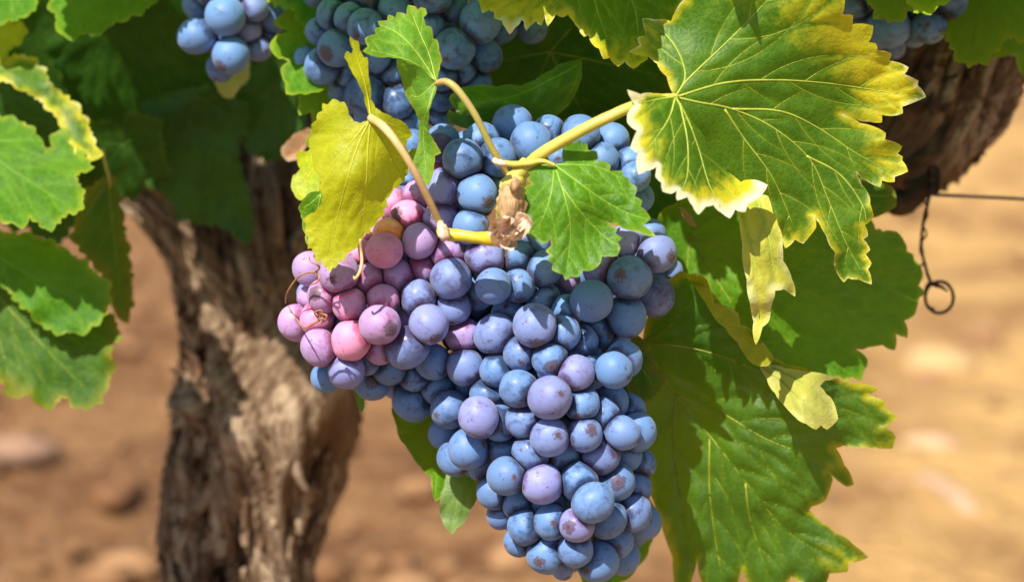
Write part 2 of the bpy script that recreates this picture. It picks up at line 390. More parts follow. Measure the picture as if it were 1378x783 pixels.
def edge_dist(xy, P_, fold):
    A, B = P_, np.roll(P_, -1, 0)
    if fold is not None:
        f = np.array(fold, float); m = seg_dist((A + B) / 2, f[:-1], f[1:]) > 7
        A, B = A[m], B[m]
    return seg_dist(xy, A, B)
def blobs(xy, bl):
    o = np.zeros(len(xy))
    for x, y, r, a in bl: o += a * np.exp(-((xy[:, 0] - x) ** 2 + (xy[:, 1] - y) ** 2) / (r * r))
    return o
def blade_geo(poly, zf, veins, res=4.0, puff=1.0, ripple=1.0, seed=0, fold=None):
    """triangulated sheet inside the outline; returns V, F, edge distance, vein distance, uv"""
    poly = [np.array(q, float) for q in poly]
    P_ = np.array(poly); lo = P_.min(0); hi = P_.max(0)
    g = []
    yy = lo[1]; row = 0
    r2 = np.random.default_rng(seed)
    while yy < hi[1]:
        xs = np.arange(lo[0] + (row % 2) * res / 2, hi[0], res)
        g.append(np.c_[xs, np.full(len(xs), yy)]); yy += res * 0.87; row += 1
    g = np.concatenate(g) + r2.uniform(-.12, .12, (sum(len(a) for a in g), 2)) * res
    g = g[inside(P_, g)]
    dl = seg_dist(g, P_, np.roll(P_, -1, 0)); g = g[dl > res * 0.45]
    pts = [Vector(q) for q in P_] + [Vector(q) for q in g]
    n_ = len(P_)
    r = delaunay_2d_cdt(pts, [(i, (i + 1) % n_) for i in range(n_)], [], 1, 1e-4)
    xy = np.array([tuple(v) for v in r[0]]); F = [tuple(f) for f in r[2]]
    ed = edge_dist(xy, P_, fold)
    va, vb = [], []
    for v in veins:
        c = np.array(v, float)[:, :2]
        va += list(c[:-1]); vb += list(c[1:])
    vd = seg_dist(xy, va, vb) if va else np.full(len(xy), 99.)
    zz = zsurf(xy, zf, vd, ed, puff, ripple, seed)
    V = PN(xy, zz)
    return V, F, ed, vd, xy / 60.0, xy
def zsurf(xy, zf, vd, ed, puff, ripple, seed):
    z = zf(xy) - puff * (1 - np.exp(-vd / 9.0)) * 1.1
    nz = np.array([noise.noise(Vector((a[0] / 26, a[1] / 26, seed * 3.7))) for a in xy])
    nz2 = np.array([noise.noise(Vector((a[0] / 70, a[1] / 70, seed * 1.7 + 9))) for a in xy])
    return z + ripple * (nz * .7 + nz2 * 2.8) + ripple * 1.5 * np.exp(-ed / 14.0) * np.sin(xy[:, 0] / 21 + xy[:, 1] / 17 + seed + nz2 * 5)

def build_leaf(label, mat, base, patches, petiole=None, pmat=None, name='vine_leaf', group=None, res=4.0, vr=1.3,
               veincol=None, flip=True):
    """patches: dicts(outline, ctrl or zf, veins, teeth, puff, ripple)"""
    root = empty(name, P(*base))
    gV, gF, gE, gD, gU, gY, gC = [], [], [], [], [], [], []; vt = []
    for k_, pt in enumerate(patches):
        rr = random.Random(k_ + int(base[0]))
        if pt.get('teeth'): poly = teeth_outline(pt['outline'], *pt['teeth'], seed=int(base[0] + base[1]) + k_)
        else: poly = bulge_outline(pt['outline'])
        zf = pt['zf'] if 'zf' in pt else tps(pt['ctrl'])
        mv = pt.get('veins', [])
        sv = side_veins(mv, poly, rr, pt.get('step', 34)) if mv and pt.get('side', True) else []
        mvd = [[tuple(q) for q in catmull(m, 6)] for m in mv]
        seed = pt.get('seed', k_ + int(base[0]) % 17)
        puff = pt.get('puff', 1.0); rip = pt.get('ripple', 1.0)
        V, F, ed, vd, uv, xy = blade_geo(poly, zf, mvd + sv, pt.get('res', res), puff, rip, seed, pt.get('fold'))
        # make normals point at the side given
        o = len(gV)
        want = -1 if not pt.get('back') else 1
        a, b, c = (V[i] for i in F[0]); nn = np.cross(b - a, c - a)
        if (nn @ FWn) * want < 0: F = [f[::-1] for f in F]
        gV += list(V); gF += [tuple(i + o for i in f) for f in F]; gE += list(ed); gD += list(vd); gU += list(uv); gY += list(blobs(xy, pt.get('yel', []))); gC += list(blobs(xy, pt.get('cream', [])))
        if not pt.get('noveins'):
            Pp = np.array(poly)
            for lst, r0, r1 in ((mvd, vr * .85, 0.28), (sv, vr * 0.24, 0.12)):
                for m in lst:
                    c = np.array(m)[:, :2]
                    if len(c) < 2: continue
                    ins_ = inside(Pp, c); ins_[0] = True
                    stop = len(c) if ins_.all() else max(2, int(np.argmin(ins_)))
                    c = c[:stop]
                    z = zsurf(c, zf, np.zeros(len(c)), edge_dist(c, Pp, pt.get('fold')), puff, rip, seed)
                    rad = np.linspace(r0, r1, len(c)) * PXM
                    W_ = PN(c, z - 0.10)
                    vt.append(tube_geo(W_, list(rad), 6))
    blade = mesh_obj('blade', gV, gF, LM[mat], root, root.location,
             attrs={'edge': ('FLOAT', gE), 'vein': ('FLOAT', gD), 'yel': ('FLOAT', gY), 'cream': ('FLOAT', gC)}, uv=np.array(gU))
    if vt:
        V, F = join(vt); mesh_obj('veins', V, F, M_VEIN[veincol or mat], blade, root.location)
    if petiole:
        V, F = px_tube(petiole, 8, 12, 0.06); mesh_obj('petiole', V, F, pmat or M_STALK, root, root.location)
    tag(root, label, 'leaf', group or 'grapevine leaves')
    return root

def plane(cx, cy, d, gx=0, gy=0, kx=0, ky=0):
    return lambda p: d + gx * (np.asarray(p)[:, 0] - cx) + gy * (np.asarray(p)[:, 1] - cy) \
        + kx * (np.asarray(p)[:, 0] - cx) ** 2 / 100 + ky * (np.asarray(p)[:, 1] - cy) ** 2 / 100
KEY = [(0, 1), (26, .74), (50, .92), (80, .66), (108, .76), (145, .60), (168, .42), (180, .10)]
def generic(cx, cy, s, rot, sq=1.0, lob=1.0):
    """generic five-lobed outline; (cx, cy) = stalk joint, rot = direction of the tip, degrees (0 right, 90 down)"""
    pts = []
    for a in range(-180, 180, 12):
        r = np.interp(abs(a), [k[0] for k in KEY], [k[1] for k in KEY]); r = 1 - (1 - r) * lob if abs(a) < 150 else r
        x, y = s * r * math.cos(R(a)), s * r * math.sin(R(a)) * sq
        pts.append((cx + x * math.cos(R(rot)) - y * math.sin(R(rot)), cy + x * math.sin(R(rot)) + y * math.cos(R(rot))))
    vs = []
    for a, l in ((0, .9), (50, .8), (-50, .8), (108, .62), (-108, .62)):
        x, y = s * l * math.cos(R(a)), s * l * math.sin(R(a)) * sq
        e = (cx + x * math.cos(R(rot)) - y * math.sin(R(rot)), cy + x * math.sin(R(rot)) + y * math.cos(R(rot)))
        vs.append([(cx, cy), ((cx + e[0]) / 2 + random.uniform(-2, 2), (cy + e[1]) / 2 + random.uniform(-2, 2)), e])
    return pts, vs
def gleaf(label, mat, cx, cy, d, s, rot, gx=0, gy=0, kx=0.0, ky=0.0, sq=1.0, teeth=(13, 6), petiole=None, group=None, res=7, **kw):
    if cx < 400 and cy > -50: d += 42
    o, v = generic(cx, cy, s, rot, sq)
    return build_leaf(label, mat, (cx, cy, d), [dict(outline=o, veins=v, zf=plane(cx, cy, d, gx, gy, kx, ky), teeth=teeth, **kw)],
                      petiole=petiole, pmat=M_STALKG, group=group, res=res)

# ------------------------------------------------------------------ ground
def build_ground():
    k = NT('soil')
    co = k.n('TexCoord').outputs['Object']
    big = k.noise(co, 1.1, 3, 0.5); mid = k.noise(co, 5.0, 4, 0.6); fine = k.noise(co, 40, 5, 0.65)
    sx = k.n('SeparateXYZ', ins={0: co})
    golden = k.ramp(k.math('ADD', sx.outputs[0], k.math('MULTIPLY', big, 0.8)), 0.30, 1.05)  # soil painted sunlit-bright towards the right and shade-dark on the left
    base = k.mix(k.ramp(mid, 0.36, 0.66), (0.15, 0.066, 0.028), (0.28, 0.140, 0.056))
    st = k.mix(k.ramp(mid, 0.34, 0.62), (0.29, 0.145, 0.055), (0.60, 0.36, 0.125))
    base = k.mix(golden, base, st)
    base = k.mix(k.math('MULTIPLY', k.ramp(fine, 0.4, 0.7), 0.2), base, (0.45, 0.29, 0.16))
    nb = k.bump(k.math('ADD', k.math('MULTIPLY', mid, 2.0), fine), 0.8, 0.03)
    b = k.n('BsdfPrincipled', ins={'Base Color': base, 'Roughness': 0.95, 'Normal': nb, 'Specular IOR Level': 0.1})
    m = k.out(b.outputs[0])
    V = []; F = []; N = 160
    xs = [math.copysign(abs(t) ** 3, t) * 60 for t in np.linspace(-1, 1, N)]
    ys = [math.copysign(abs(t) ** 3, t) * 60 + 2 for t in np.linspace(-1, 1, N)]
    for y in ys:
        for x in xs:
            h = 0.02 * noise.noise(Vector((x * 3, y * 3, 0))) + 0.035 * noise.noise(Vector((x * .9, y * .9, 4)))
            V.append((x, y, h))
    for j in range(N - 1):
        for i in range(N - 1):
            a = j * N + i; F.append((a, a + 1, a + N + 1, a + N))
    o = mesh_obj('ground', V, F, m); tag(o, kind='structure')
    # loose clods and pebbles of the vineyard soil
    mc = plain('clod', (0.18, 0.085, 0.038), (0.34, 0.19, 0.09), 9, 0.95, 0.6, 0.01, spec=0.1)
    ico = []; gs = []
    import bmesh
    bm = bmesh.new(); bmesh.ops.create_icosphere(bm, subdivisions=2, radius=1)
    bv = np.array([v.co[:] for v in bm.verts]); bf = [[v.index for v in f.verts] for f in bm.faces]; bm.free()
    rr = random.Random(3)
    for i in range(1500):
        y = 0.7 + rr.random() ** 1.5 * 6; x = rr.uniform(-1, 1) * (0.5 + 0.3 * (y + 1))
        s = 0.005 + 0.018 * rr.random() ** 3
        dd = np.array([1 + .35 * noise.noise(Vector(q) * 1.6 + Vector((i, 0, 0))) for q in bv])
        v = bv * dd[:, None] * s * np.array([rr.uniform(.8, 1.4), rr.uniform(.8, 1.3), .7]) + np.array([x, y, s * .25])
        gs.append((v.tolist(), bf))
    V, F = join(gs); o = mesh_obj('clods', V, F, mc); tag(o, 'loose brown clods and pebbles scattered over the vineyard soil', kind='stuff')
    def stone(px, py, s, col, label, sc=(1.3, 1, .6)):
        d = P(px, py, 0) - CAM; t = -CAM.z / d.z; g = CAM + d * t
        m_ = plain('stone_' + label.split()[0], col, tuple(c * .75 for c in col), 12, 0.9, 0.5, 0.01, spec=.15)
        dd = np.array([1 + .25 * noise.noise(Vector(q) * 1.3 + Vector((px, 0, 0))) for q in bv])
        v = bv * dd[:, None] * s * np.array(sc) + np.array([g.x, g.y, s * .3])
        tag(mesh_obj('stone', v, bf, m_, origin=(g.x, g.y, 0)), label, 'stone', 'stones on the vineyard soil')
    stone(30, 620, .03, (.32, .19, .12), 'beige stone on brown soil at the far left edge')
    stone(1195, 675, .022, (.44, .22, .14), 'pinkish stone on the soil right of the low leaf')
    stone(1265, 505, .035, (.56, .36, .16), 'sandy yellow stone on bright soil below the wire loop')
    stone(1165, 640, .022, (.60, .37, .17), 'pale small stone beside the tip of the low leaf', (1.8, 1, .5))
    stone(1250, 618, .03, (.55, .34, .19), 'tan stone right of the pinkish one on bright soil')
    # dry stick on the ground, lower right
    def onground(px, py, h=.01):
        d = P(px, py, 0) - CAM; t = (h - CAM.z) / d.z; return CAM + d * t
    a, b = onground(1235, 650), onground(1420, 775)
    pts = [a.lerp(b, t) + Vector((0, 0, .012 * math.sin(t * 7))) for t in np.linspace(0, 1, 12)]
    V, F = tube_geo(pts, [.011] * 12, 8, .2)
    tag(mesh_obj('dry_stick', V, F, plain('stick', (.50, .33, .20), (.38, .24, .14), 40, .9, .3, .002), origin=a),
        'pale dry stick lying on the soil in the lower right', 'stick')
build_ground()

# ------------------------------------------------------------------ vine wood
def bark_material():
    k = NT('bark')
    uv = k.n('UVMap', uv_map='UVMap').outputs[0]; co = k.n('TexCoord').outputs['Object']
    st = k.n('Mapping', ins={'Vector': uv, 'Scale': (3.2, 1.25, 1.0)}).outputs[0]
    a = k.noise(st, 2.6, 6, 0.65, 1.2); c = k.noise(st, 9.0, 5, 0.65, 0.5); d = k.noise(co, 14, 3, 0.5)
    hgt = k.attr('hgt')
    v = k.math('ADD', k.math('MULTIPLY', a, 0.8), k.math('MULTIPLY', c, 0.35))
    v = k.math('ADD', v, k.math('MULTIPLY', hgt, 0.25))
    base = k.mix(k.ramp(v, 0.42, 0.64), (0.036, 0.020, 0.011), (0.20, 0.120, 0.068))
    base = k.mix(k.math('MULTIPLY', k.ramp(v, 0.58, 0.80), k.ramp(d, 0.34, 0.56)), base, (0.52, 0.38, 0.25))
    nb = k.bump(v, 1.0, 0.007)
    b = k.n('BsdfPrincipled', ins={'Base Color': base, 'Roughness': 0.92, 'Normal': nb, 'Specular IOR Level': 0.12})
    return k.out(b.outputs[0])
M_BARK = bark_material()
def wood(name, spec, root, seed=0, seg=140, n=26, amp=1.0, ox=None):
    """spec (px,py,depth,radius px) -> gnarled bark mesh"""
    c = catmull(spec, n); pts = [P(*q[:3]) if ox is None else Vector(q[:3]) for q in c]
    rad = [q[3] * PXM * (1 + q[2] / 1000) if ox is None else q[3] for q in c]
    V = []; F = []; UV = []; Hh = []; L = 0
    t0 = (pts[1] - pts[0]).normalized(); nrm = t0.orthogonal().normalized()
    for i, p in enumerate(pts):
        t = (pts[min(i + 1, len(pts) - 1)] - pts[max(i - 1, 0)]).normalized()
        nrm = (nrm - t * nrm.dot(t)).normalized(); bn = t.cross(nrm)
        if i: L += (p - pts[i - 1]).length
        for s in range(seg + 1):
            a = 2 * math.pi * (s % seg) / seg; tw = a + L * 7
            q = Vector((math.cos(tw) * 1.0, math.sin(tw) * 1.0, L * 9 + seed))
            big = noise.noise(Vector((math.cos(a) * .9, math.sin(a) * .9, L * 16 + seed))) + .5 * noise.noise(Vector((math.cos(a) * 2, math.sin(a) * 2, L * 34 + seed)))
            rid = 1 - abs(noise.noise(Vector((q.x * 3.0, q.y * 3.0, q.z * .8)))) * 2
            rid2 = 1 - abs(noise.noise(Vector((q.x * 8, q.y * 8, q.z * 1.7)))) * 2
            fine = noise.noise(Vector((q.x * 17, q.y * 17, q.z * 5)))
            h = rid * .15 + rid2 * .10 + fine * .06
            r = rad[i] * (0.92 + big * .24 * amp + h * amp)
            V.append(tuple(p + (nrm * math.cos(a) + bn * math.sin(a)) * r)); UV.append((s / seg * rad[i] * 6.3 / .05, L / .05)); Hh.append(rid * .5 + rid2 * .5 - .3)
    for i in range(len(pts) - 1):
        for s in range(seg):
            a = i * (seg + 1) + s; F.append((a, a + 1, a + seg + 2, a + seg + 1))
    return mesh_obj(name, V, F, M_BARK, root, root.location, attrs={'hgt': ('FLOAT', Hh)}, uv=np.array(UV))
base_pt = P(318, 783, 250)
vine = empty('grapevine', (base_pt.x, base_pt.y + .0, 0))
tag(vine, 'gnarled old grapevine trunk with shaggy grey brown bark behind the left side of the bunch', 'vine')
wood('trunk', [(300, 1560, 262, 120), (312, 1250, 256, 108), (318, 1000, 250, 98), (318, 860, 250, 92), (322, 740, 250, 94), (345, 620, 250, 108), (356, 540, 250, 112), (345, 440, 250, 92), (335, 360, 250, 88), (345, 280, 262, 88), (372, 200, 280, 84), (400, 120, 300, 78), (430, 40, 320, 50)], vine, 1.3)
wood('arm', [(345, 400, 242, 70), (300, 345, 235, 62), (245, 290, 232, 50), (190, 235, 235, 46), (140, 190, 245, 42), (90, 120, 260, 38), (50, 20, 280, 30)], vine, 5.2, n=16)
wood('arm', [(400, 150, 300, 60), (560, 150, 290, 52), (760, 190, 270, 48), (950, 220, 240, 46), (1100, 215, 200, 52), (1200, 195, 170, 74), (1262, 120, 170, 90), (1318, 20, 175, 84), (1370, -90, 185, 60)], vine, 9.1, n=16)
def flakes(path, n_, seed):
    rr = random.Random(seed); c = catmull(path, 10); gs = []
    pts = [P(*q[:3]) for q in c]; rad = [q[3] * PXM * (1 + q[2] / 1000) for q in c]
    for _ in range(n_):
        i = rr.randrange(2, len(pts) - 3); a = rr.uniform(0, 2 * math.pi); t = (pts[i + 1] - pts[i - 1]).normalized()
        nrm = t.cross(Vector((math.cos(a), math.sin(a), .1))).normalized(); bn = t.cross(nrm)
        dirv = (t + bn * rr.uniform(-.5, .5)).normalized(); Ln = rr.uniform(.010, .042); wd = rr.uniform(.0015, .006); sidev = dirv.cross(nrm)
        lift = rr.uniform(.0005, .005); V = []; F = []; M = 8
        for j in range(M + 1):
            u = j / M; wj = wd * math.sin(math.pi * min(1, .12 + u * .86)) ** .6
            p = pts[i] + nrm * (rad[i] * rr.uniform(1.0, 1.04) + lift * (2 * u - 1) ** 2 + .001) + dirv * (u - .5) * Ln
            V += [tuple(p - sidev * wj), tuple(p + nrm * .0012), tuple(p + sidev * wj), tuple(p - nrm * .0015)]
        for j in range(M):
            for k_ in range(4):
                x = j * 4 + k_; y = j * 4 + (k_ + 1) % 4; F.append((x, y, y + 4, x + 4))
        gs.append((V, F))
    return join(gs)
M_FLAKE = [plain('flake_pale', (.42, .30, .19), (.18, .11, .065), 70, .95, .5, .002, spec=.1), plain('flake_dark', (.16, .09, .05), (.06, .033, .02), 70, .95, .5, .002, spec=.1)]
TP = [(318, 1000, 250, 96), (318, 860, 250, 90), (322, 740, 250, 92), (345, 620, 250, 104), (356, 540, 250, 108), (345, 440, 250, 90), (335, 360, 250, 86), (345, 280, 262, 86)]
for i, (n_, pth) in enumerate(((230, TP), (300, TP))):
    V, F = flakes(pth, n_, 30 + i); o = mesh_obj('bark_flakes', V, F, M_FLAKE[i], vine, vine.location); o['kind'] = 'stuff'
V, F = flakes([(1100, 215, 200, 50), (1200, 195, 170, 72), (1262, 120, 170, 88), (1318, 20, 175, 82), (1370, -90, 185, 60)], 160, 40); o = mesh_obj('bark_flakes', V, F, M_FLAKE[1], vine, vine.location); o['kind'] = 'stuff'  # dark flakes only, their colour standing for the shade on this arm
# peeling bark strip
V, F = px_tube([(398, 560, 205, 4), (392, 590, 200, 7), (398, 630, 200, 8), (412, 660, 205, 5)], 8, 8, .3)
mesh_obj('bark_strip', V, F, plain('strip', (.42, .31, .22), (.28, .19, .12), 90, .9, .5, .002), vine, vine.location)
V, F = px_tube([(1198, 262, 125, 16), (1208, 275, 122, 20), (1224, 270, 124, 18), (1240, 250, 128, 16), (1258, 240, 130, 9)], 6, 16, .5)
mesh_obj('spur', V, F, M_BARK, vine, vine.location, attrs={'hgt': ('FLOAT', [0.2] * len(V))}, uv=np.random.default_rng(1).random((len(V), 2)))

# wire and tie ----------------------------------------------------------
a, b = P(1256, 262, 118), P(1400, 269, 118)
V, F = tube_geo([a + (b - a) * t for t in (0, 1, 3, 6, 10)], [.0009] * 5, 8)
tag(mesh_obj('trellis_wire', V, F, M_STEEL, origin=a), 'taut grey steel wire running right from the knot on the vine arm', 'wire')
tie = empty('wire_tie', P(1245, 262, 112)); tag(tie, 'rusty twisted wire tie hanging from the vine arm, ending in a small ring', 'wire tie')
V, F = px_tube([(1256, 244, 108, 2.2), (1250, 268, 104, 2.4), (1243, 300, 104, 2.6), (1240, 330, 104, 2.4), (1246, 362, 104, 2.6), (1254, 384, 104, 2.8)], 10, 8, .3)
V2, F2 = px_tube([(1248 + 3.2 * math.cos(t * 2.4) - (8 if t > 5 else t * .7), 255 + t * 12, 104 + 2.5 * math.sin(t * 2.4), 1.5) for t in range(11)], 4, 6)
V, F = join([(V, F), (V2, F2)]); mesh_obj('twisted_shank', V, F, M_RUST, tie, tie.location)
ring = [(1264 + 19 * math.cos(R(a)), 400 + 21 * math.sin(R(a)), 104 + a * .006, 2.6) for a in range(-130, 250, 20)]
ring2 = [(1258 + 14 * math.cos(R(a)), 396 + 19 * math.sin(R(a)), 108, 1.5) for a in range(90, 260, 20)]
ring3 = [(1250, 380, 102, 3.0), (1258, 383, 100, 3.6), (1266, 386, 102, 2.6), (1275, 392, 104, 1.5)]
V, F = join([px_tube(ring, 4, 8, .2), px_tube(ring2, 4, 6), px_tube(ring3, 6, 8, .3)]); mesh_obj('ring', V, F, M_RUST, tie, tie.location)
wr = [px_tube([(1256 + 16 * math.cos(R(a)) * .5, 240 + 12 * math.sin(R(a)) + k * 5, 116 - 12 * math.cos(R(a)), 2.2) for a in range(0, 370, 30)], 3, 6) for k in range(-1, 3)]
V, F = join(wr); mesh_obj('wrapping', V, F, M_RUST, tie, tie.location)

# ------------------------------------------------------------------ grape bunches
import bmesh
bm = bmesh.new(); bmesh.ops.create_icosphere(bm, subdivisions=4, radius=1)
ICO = np.array([v.co[:] for v in bm.verts]); ICOF = [tuple(v.index for v in f.verts) for f in bm.faces]; bm.free()
SK_B, BL_B = np.array((0.025, 0.050, 0.120)), np.array((0.122, 0.238, 0.475))
SK_V, BL_V = np.array((0.120, 0.050, 0.140)), np.array((0.255, 0.255, 0.530))
SK_P, BL_P = np.array((0.520, 0.110, 0.220)), np.array((0.640, 0.270, 0.430))
def grape_cols(p):
    if p >= 2: return np.array((0.80, 0.30, 0.08)), np.array((0.85, 0.48, 0.26))
    if p < .5: t = (p / .5) ** 1.5; return SK_B * (1 - t) + SK_V * t, BL_B * (1 - t) + BL_V * t
    t = ((p - .5) / .5) ** .8; return SK_V * (1 - t) + SK_P * t, BL_V * (1 - t) + BL_P * t
def rot_to(d):
    d = Vector(d).normalized(); return np.array(d.to_track_quat('Z', 'Y').to_matrix())
def relax(g, surf, tol=.90, spread=6.0, it=80, lat=0.0):
    """g rows: x y r lvl pink ; returns depth mm for each so that berries touch without merging"""
    g = np.array([q[:5] for q in g], float); n_ = len(g)
    mm = PXM * 1000; r = g[:, 2] * mm; base = surf(g[:, :2]) - (g[:, 3] - 1) * spread; z = base.copy()
    for _ in range(it):
        z += (base - z) * .06
        for i in range(n_):
            dx = (g[:, 0] - g[i, 0]) * mm; dy = (g[:, 1] - g[i, 1]) * mm
            s2 = dx * dx + dy * dy; R2 = (tol * (r + r[i])) ** 2
            for j in np.nonzero((s2 < R2))[0]:
                if j <= i: continue
                need = math.sqrt(R2[j] - s2[j]); dz = z[j] - z[i]
                sg = 1 if (g[j, 3], -base[j]) < (g[i, 3], -base[i]) else -1
                if dz * sg < need:
                    p = (need - dz * sg) * .3; z[j] += sg * p; z[i] -= sg * p
    return z
def ellips(defs):
    def f(p):
        p = np.asarray(p, float); out = np.full(len(p), 1e9)
        for cx, cy, rx, ry, c, Rz in defs:
            q = ((p[:, 0] - cx) / rx) ** 2 + ((p[:, 1] - cy) / ry) ** 2
            z = c - Rz * np.sqrt(np.clip(1 - q, 0, 1)) + np.maximum(q - 1, 0) * 12
            out = np.minimum(out, z)
        return out
    return f
def build_bunch(name, label, grapes, surf, nmax=100, fillers=(), spread=6.0, peduncle=None, seed=0, bloomoff=0.0, tol=.90):
    rr = random.Random(seed)
    g = [tuple(q) for q in grapes]; z = relax(g, surf, tol, spread)
    cen = [P(q[0], q[1], z[i]) for i, q in enumerate(g)]; rad = [q[2] * 1.085 * PXM * (1 + z[i] / 1000) for i, q in enumerate(g)]
    nf = len(g)
    for (x, y, r, d, p) in fillers:
        cen.append(P(x, y, d)); rad.append(r * PXM * (1 + d / 1000)); g.append((x, y, r, -9, p))
    C_ = np.array([c[:] for c in cen]); Rr = np.array(rad)
    top = min(range(nf), key=lambda i: g[i][1])
    root = empty(name, P(*peduncle[0][:3]) if peduncle else cen[top])
    score = sorted(range(nf), key=lambda i: -(g[i][2] + 3.5 * g[i][3])); single = set(score[:nmax])
    acc = {k_: [] for k_ in ('rub_shade', 'V', 'F', 'gp', 'seed', 'skin', 'bl', 'bloom')}; no = 0
    for i in range(len(g)):
        x, y, r, lvl, p = g[i][:5]
        d = Vector((rr.uniform(-.9, .9), -rr.uniform(.15, 1), rr.uniform(-1.0, .35))) if rr.random() < .8 else Vector((rr.uniform(-1, 1), rr.uniform(-.2, 1), rr.uniform(-1, 1)))
        M_ = rot_to(d)
        sc_ = np.array([rr.uniform(.96, 1.03), rr.uniform(.96, 1.03), rr.uniform(1.0, 1.12)])
        lump = np.array([1 + .03 * noise.noise(Vector(q) * 1.3 + Vector((i * 3.1, seed, 0))) for q in ICO])
        v = (ICO * sc_ * lump[:, None]) @ M_.T * Rr[i]
        dist = np.linalg.norm(C_ - C_[i], axis=1); rub_shade = np.zeros(len(ICO))
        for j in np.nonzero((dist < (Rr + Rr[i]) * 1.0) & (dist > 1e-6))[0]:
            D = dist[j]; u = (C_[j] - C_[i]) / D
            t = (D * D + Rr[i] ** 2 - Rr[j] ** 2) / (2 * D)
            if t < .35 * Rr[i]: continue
            dl = .0011; h = v @ u - (t - dl); m_ = h > 0; rub_shade = np.maximum(rub_shade, np.clip(1 + h / (.22 * Rr[i]), 0, 1))
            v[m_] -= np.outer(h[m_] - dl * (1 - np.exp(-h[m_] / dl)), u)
        s1, b1 = grape_cols(p if p >= 2 else min(1, max(0, p + rr.uniform(-.05, .05))))
        jit = rr.uniform(.88, 1.10); b1 = np.clip(b1 * jit, 0, 1)
        n_ = len(ICO); sd = rr.random() * 10
        dat = dict(rub_shade=rub_shade, V=v + C_[i], gp=ICO, seed=np.full(n_, sd), skin=np.tile(np.r_[s1, 1], (n_, 1)), bl=np.tile(np.r_[b1, 1], (n_, 1)),
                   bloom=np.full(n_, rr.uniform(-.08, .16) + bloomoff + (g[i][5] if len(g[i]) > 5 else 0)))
        if i in single:
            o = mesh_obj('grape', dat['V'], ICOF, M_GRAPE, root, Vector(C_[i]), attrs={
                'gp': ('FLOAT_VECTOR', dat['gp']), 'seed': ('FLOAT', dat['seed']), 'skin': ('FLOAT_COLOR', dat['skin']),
                'bloomc': ('FLOAT_COLOR', dat['bl']), 'bloom': ('FLOAT', dat['bloom']), 'rub_shade': ('FLOAT', dat['rub_shade'])})
            o.location = Vector(C_[i]) - root.location
            if p >= 2: o['label'] = 'small unripe orange grape among the pink ones'
            elif p >= .85: o['label'] = 'pink grape on the shoulder of the bunch'
        else:
            for k_ in ('rub_shade', 'gp', 'seed', 'skin', 'bl', 'bloom', 'V'): acc[k_].append(dat[k_])
            acc['F'] += [tuple(q + no for q in f) for f in ICOF]; no += n_
    if no:
        cat = {k_: np.concatenate(acc[k_]) for k_ in ('rub_shade', 'gp', 'seed', 'skin', 'bl', 'bloom', 'V')}
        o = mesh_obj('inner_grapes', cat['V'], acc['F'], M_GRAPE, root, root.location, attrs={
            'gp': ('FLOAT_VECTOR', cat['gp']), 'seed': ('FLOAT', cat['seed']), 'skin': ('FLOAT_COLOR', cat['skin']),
            'bloomc': ('FLOAT_COLOR', cat['bl']), 'bloom': ('FLOAT', cat['bloom']), 'rub_shade': ('FLOAT', cat['rub_shade'])})
        o['kind'] = 'stuff'
    if peduncle:
        gs = [px_tube(peduncle, 8, 10, .1)]
        # short stalklets from the stem to the berries behind the front layer
        axis = [np.array(P(*q[:3])) for q in catmull(peduncle, 6)]
        for i in range(nf):
            c = C_[i]; k_ = min(axis, key=lambda q: np.linalg.norm(q - c))
            u = (k_ - c) * .5 / max(np.linalg.norm(k_ - c), 1e-4) + FWn + np.array([0, 0, .3]); u /= np.linalg.norm(u); s0 = c + u * Rr[i] * .95
            gs.append(tube_geo([s0, s0 + u * .004, s0 + u * .009 + FWn * .002], [.0013, .0009, .0010], 5))
        V, F = join(gs); mesh_obj('stem', V, F, M_RACHIS, root, root.location)
    tag(root, label, 'grape bunch', 'grape bunches on the vine')
    return root

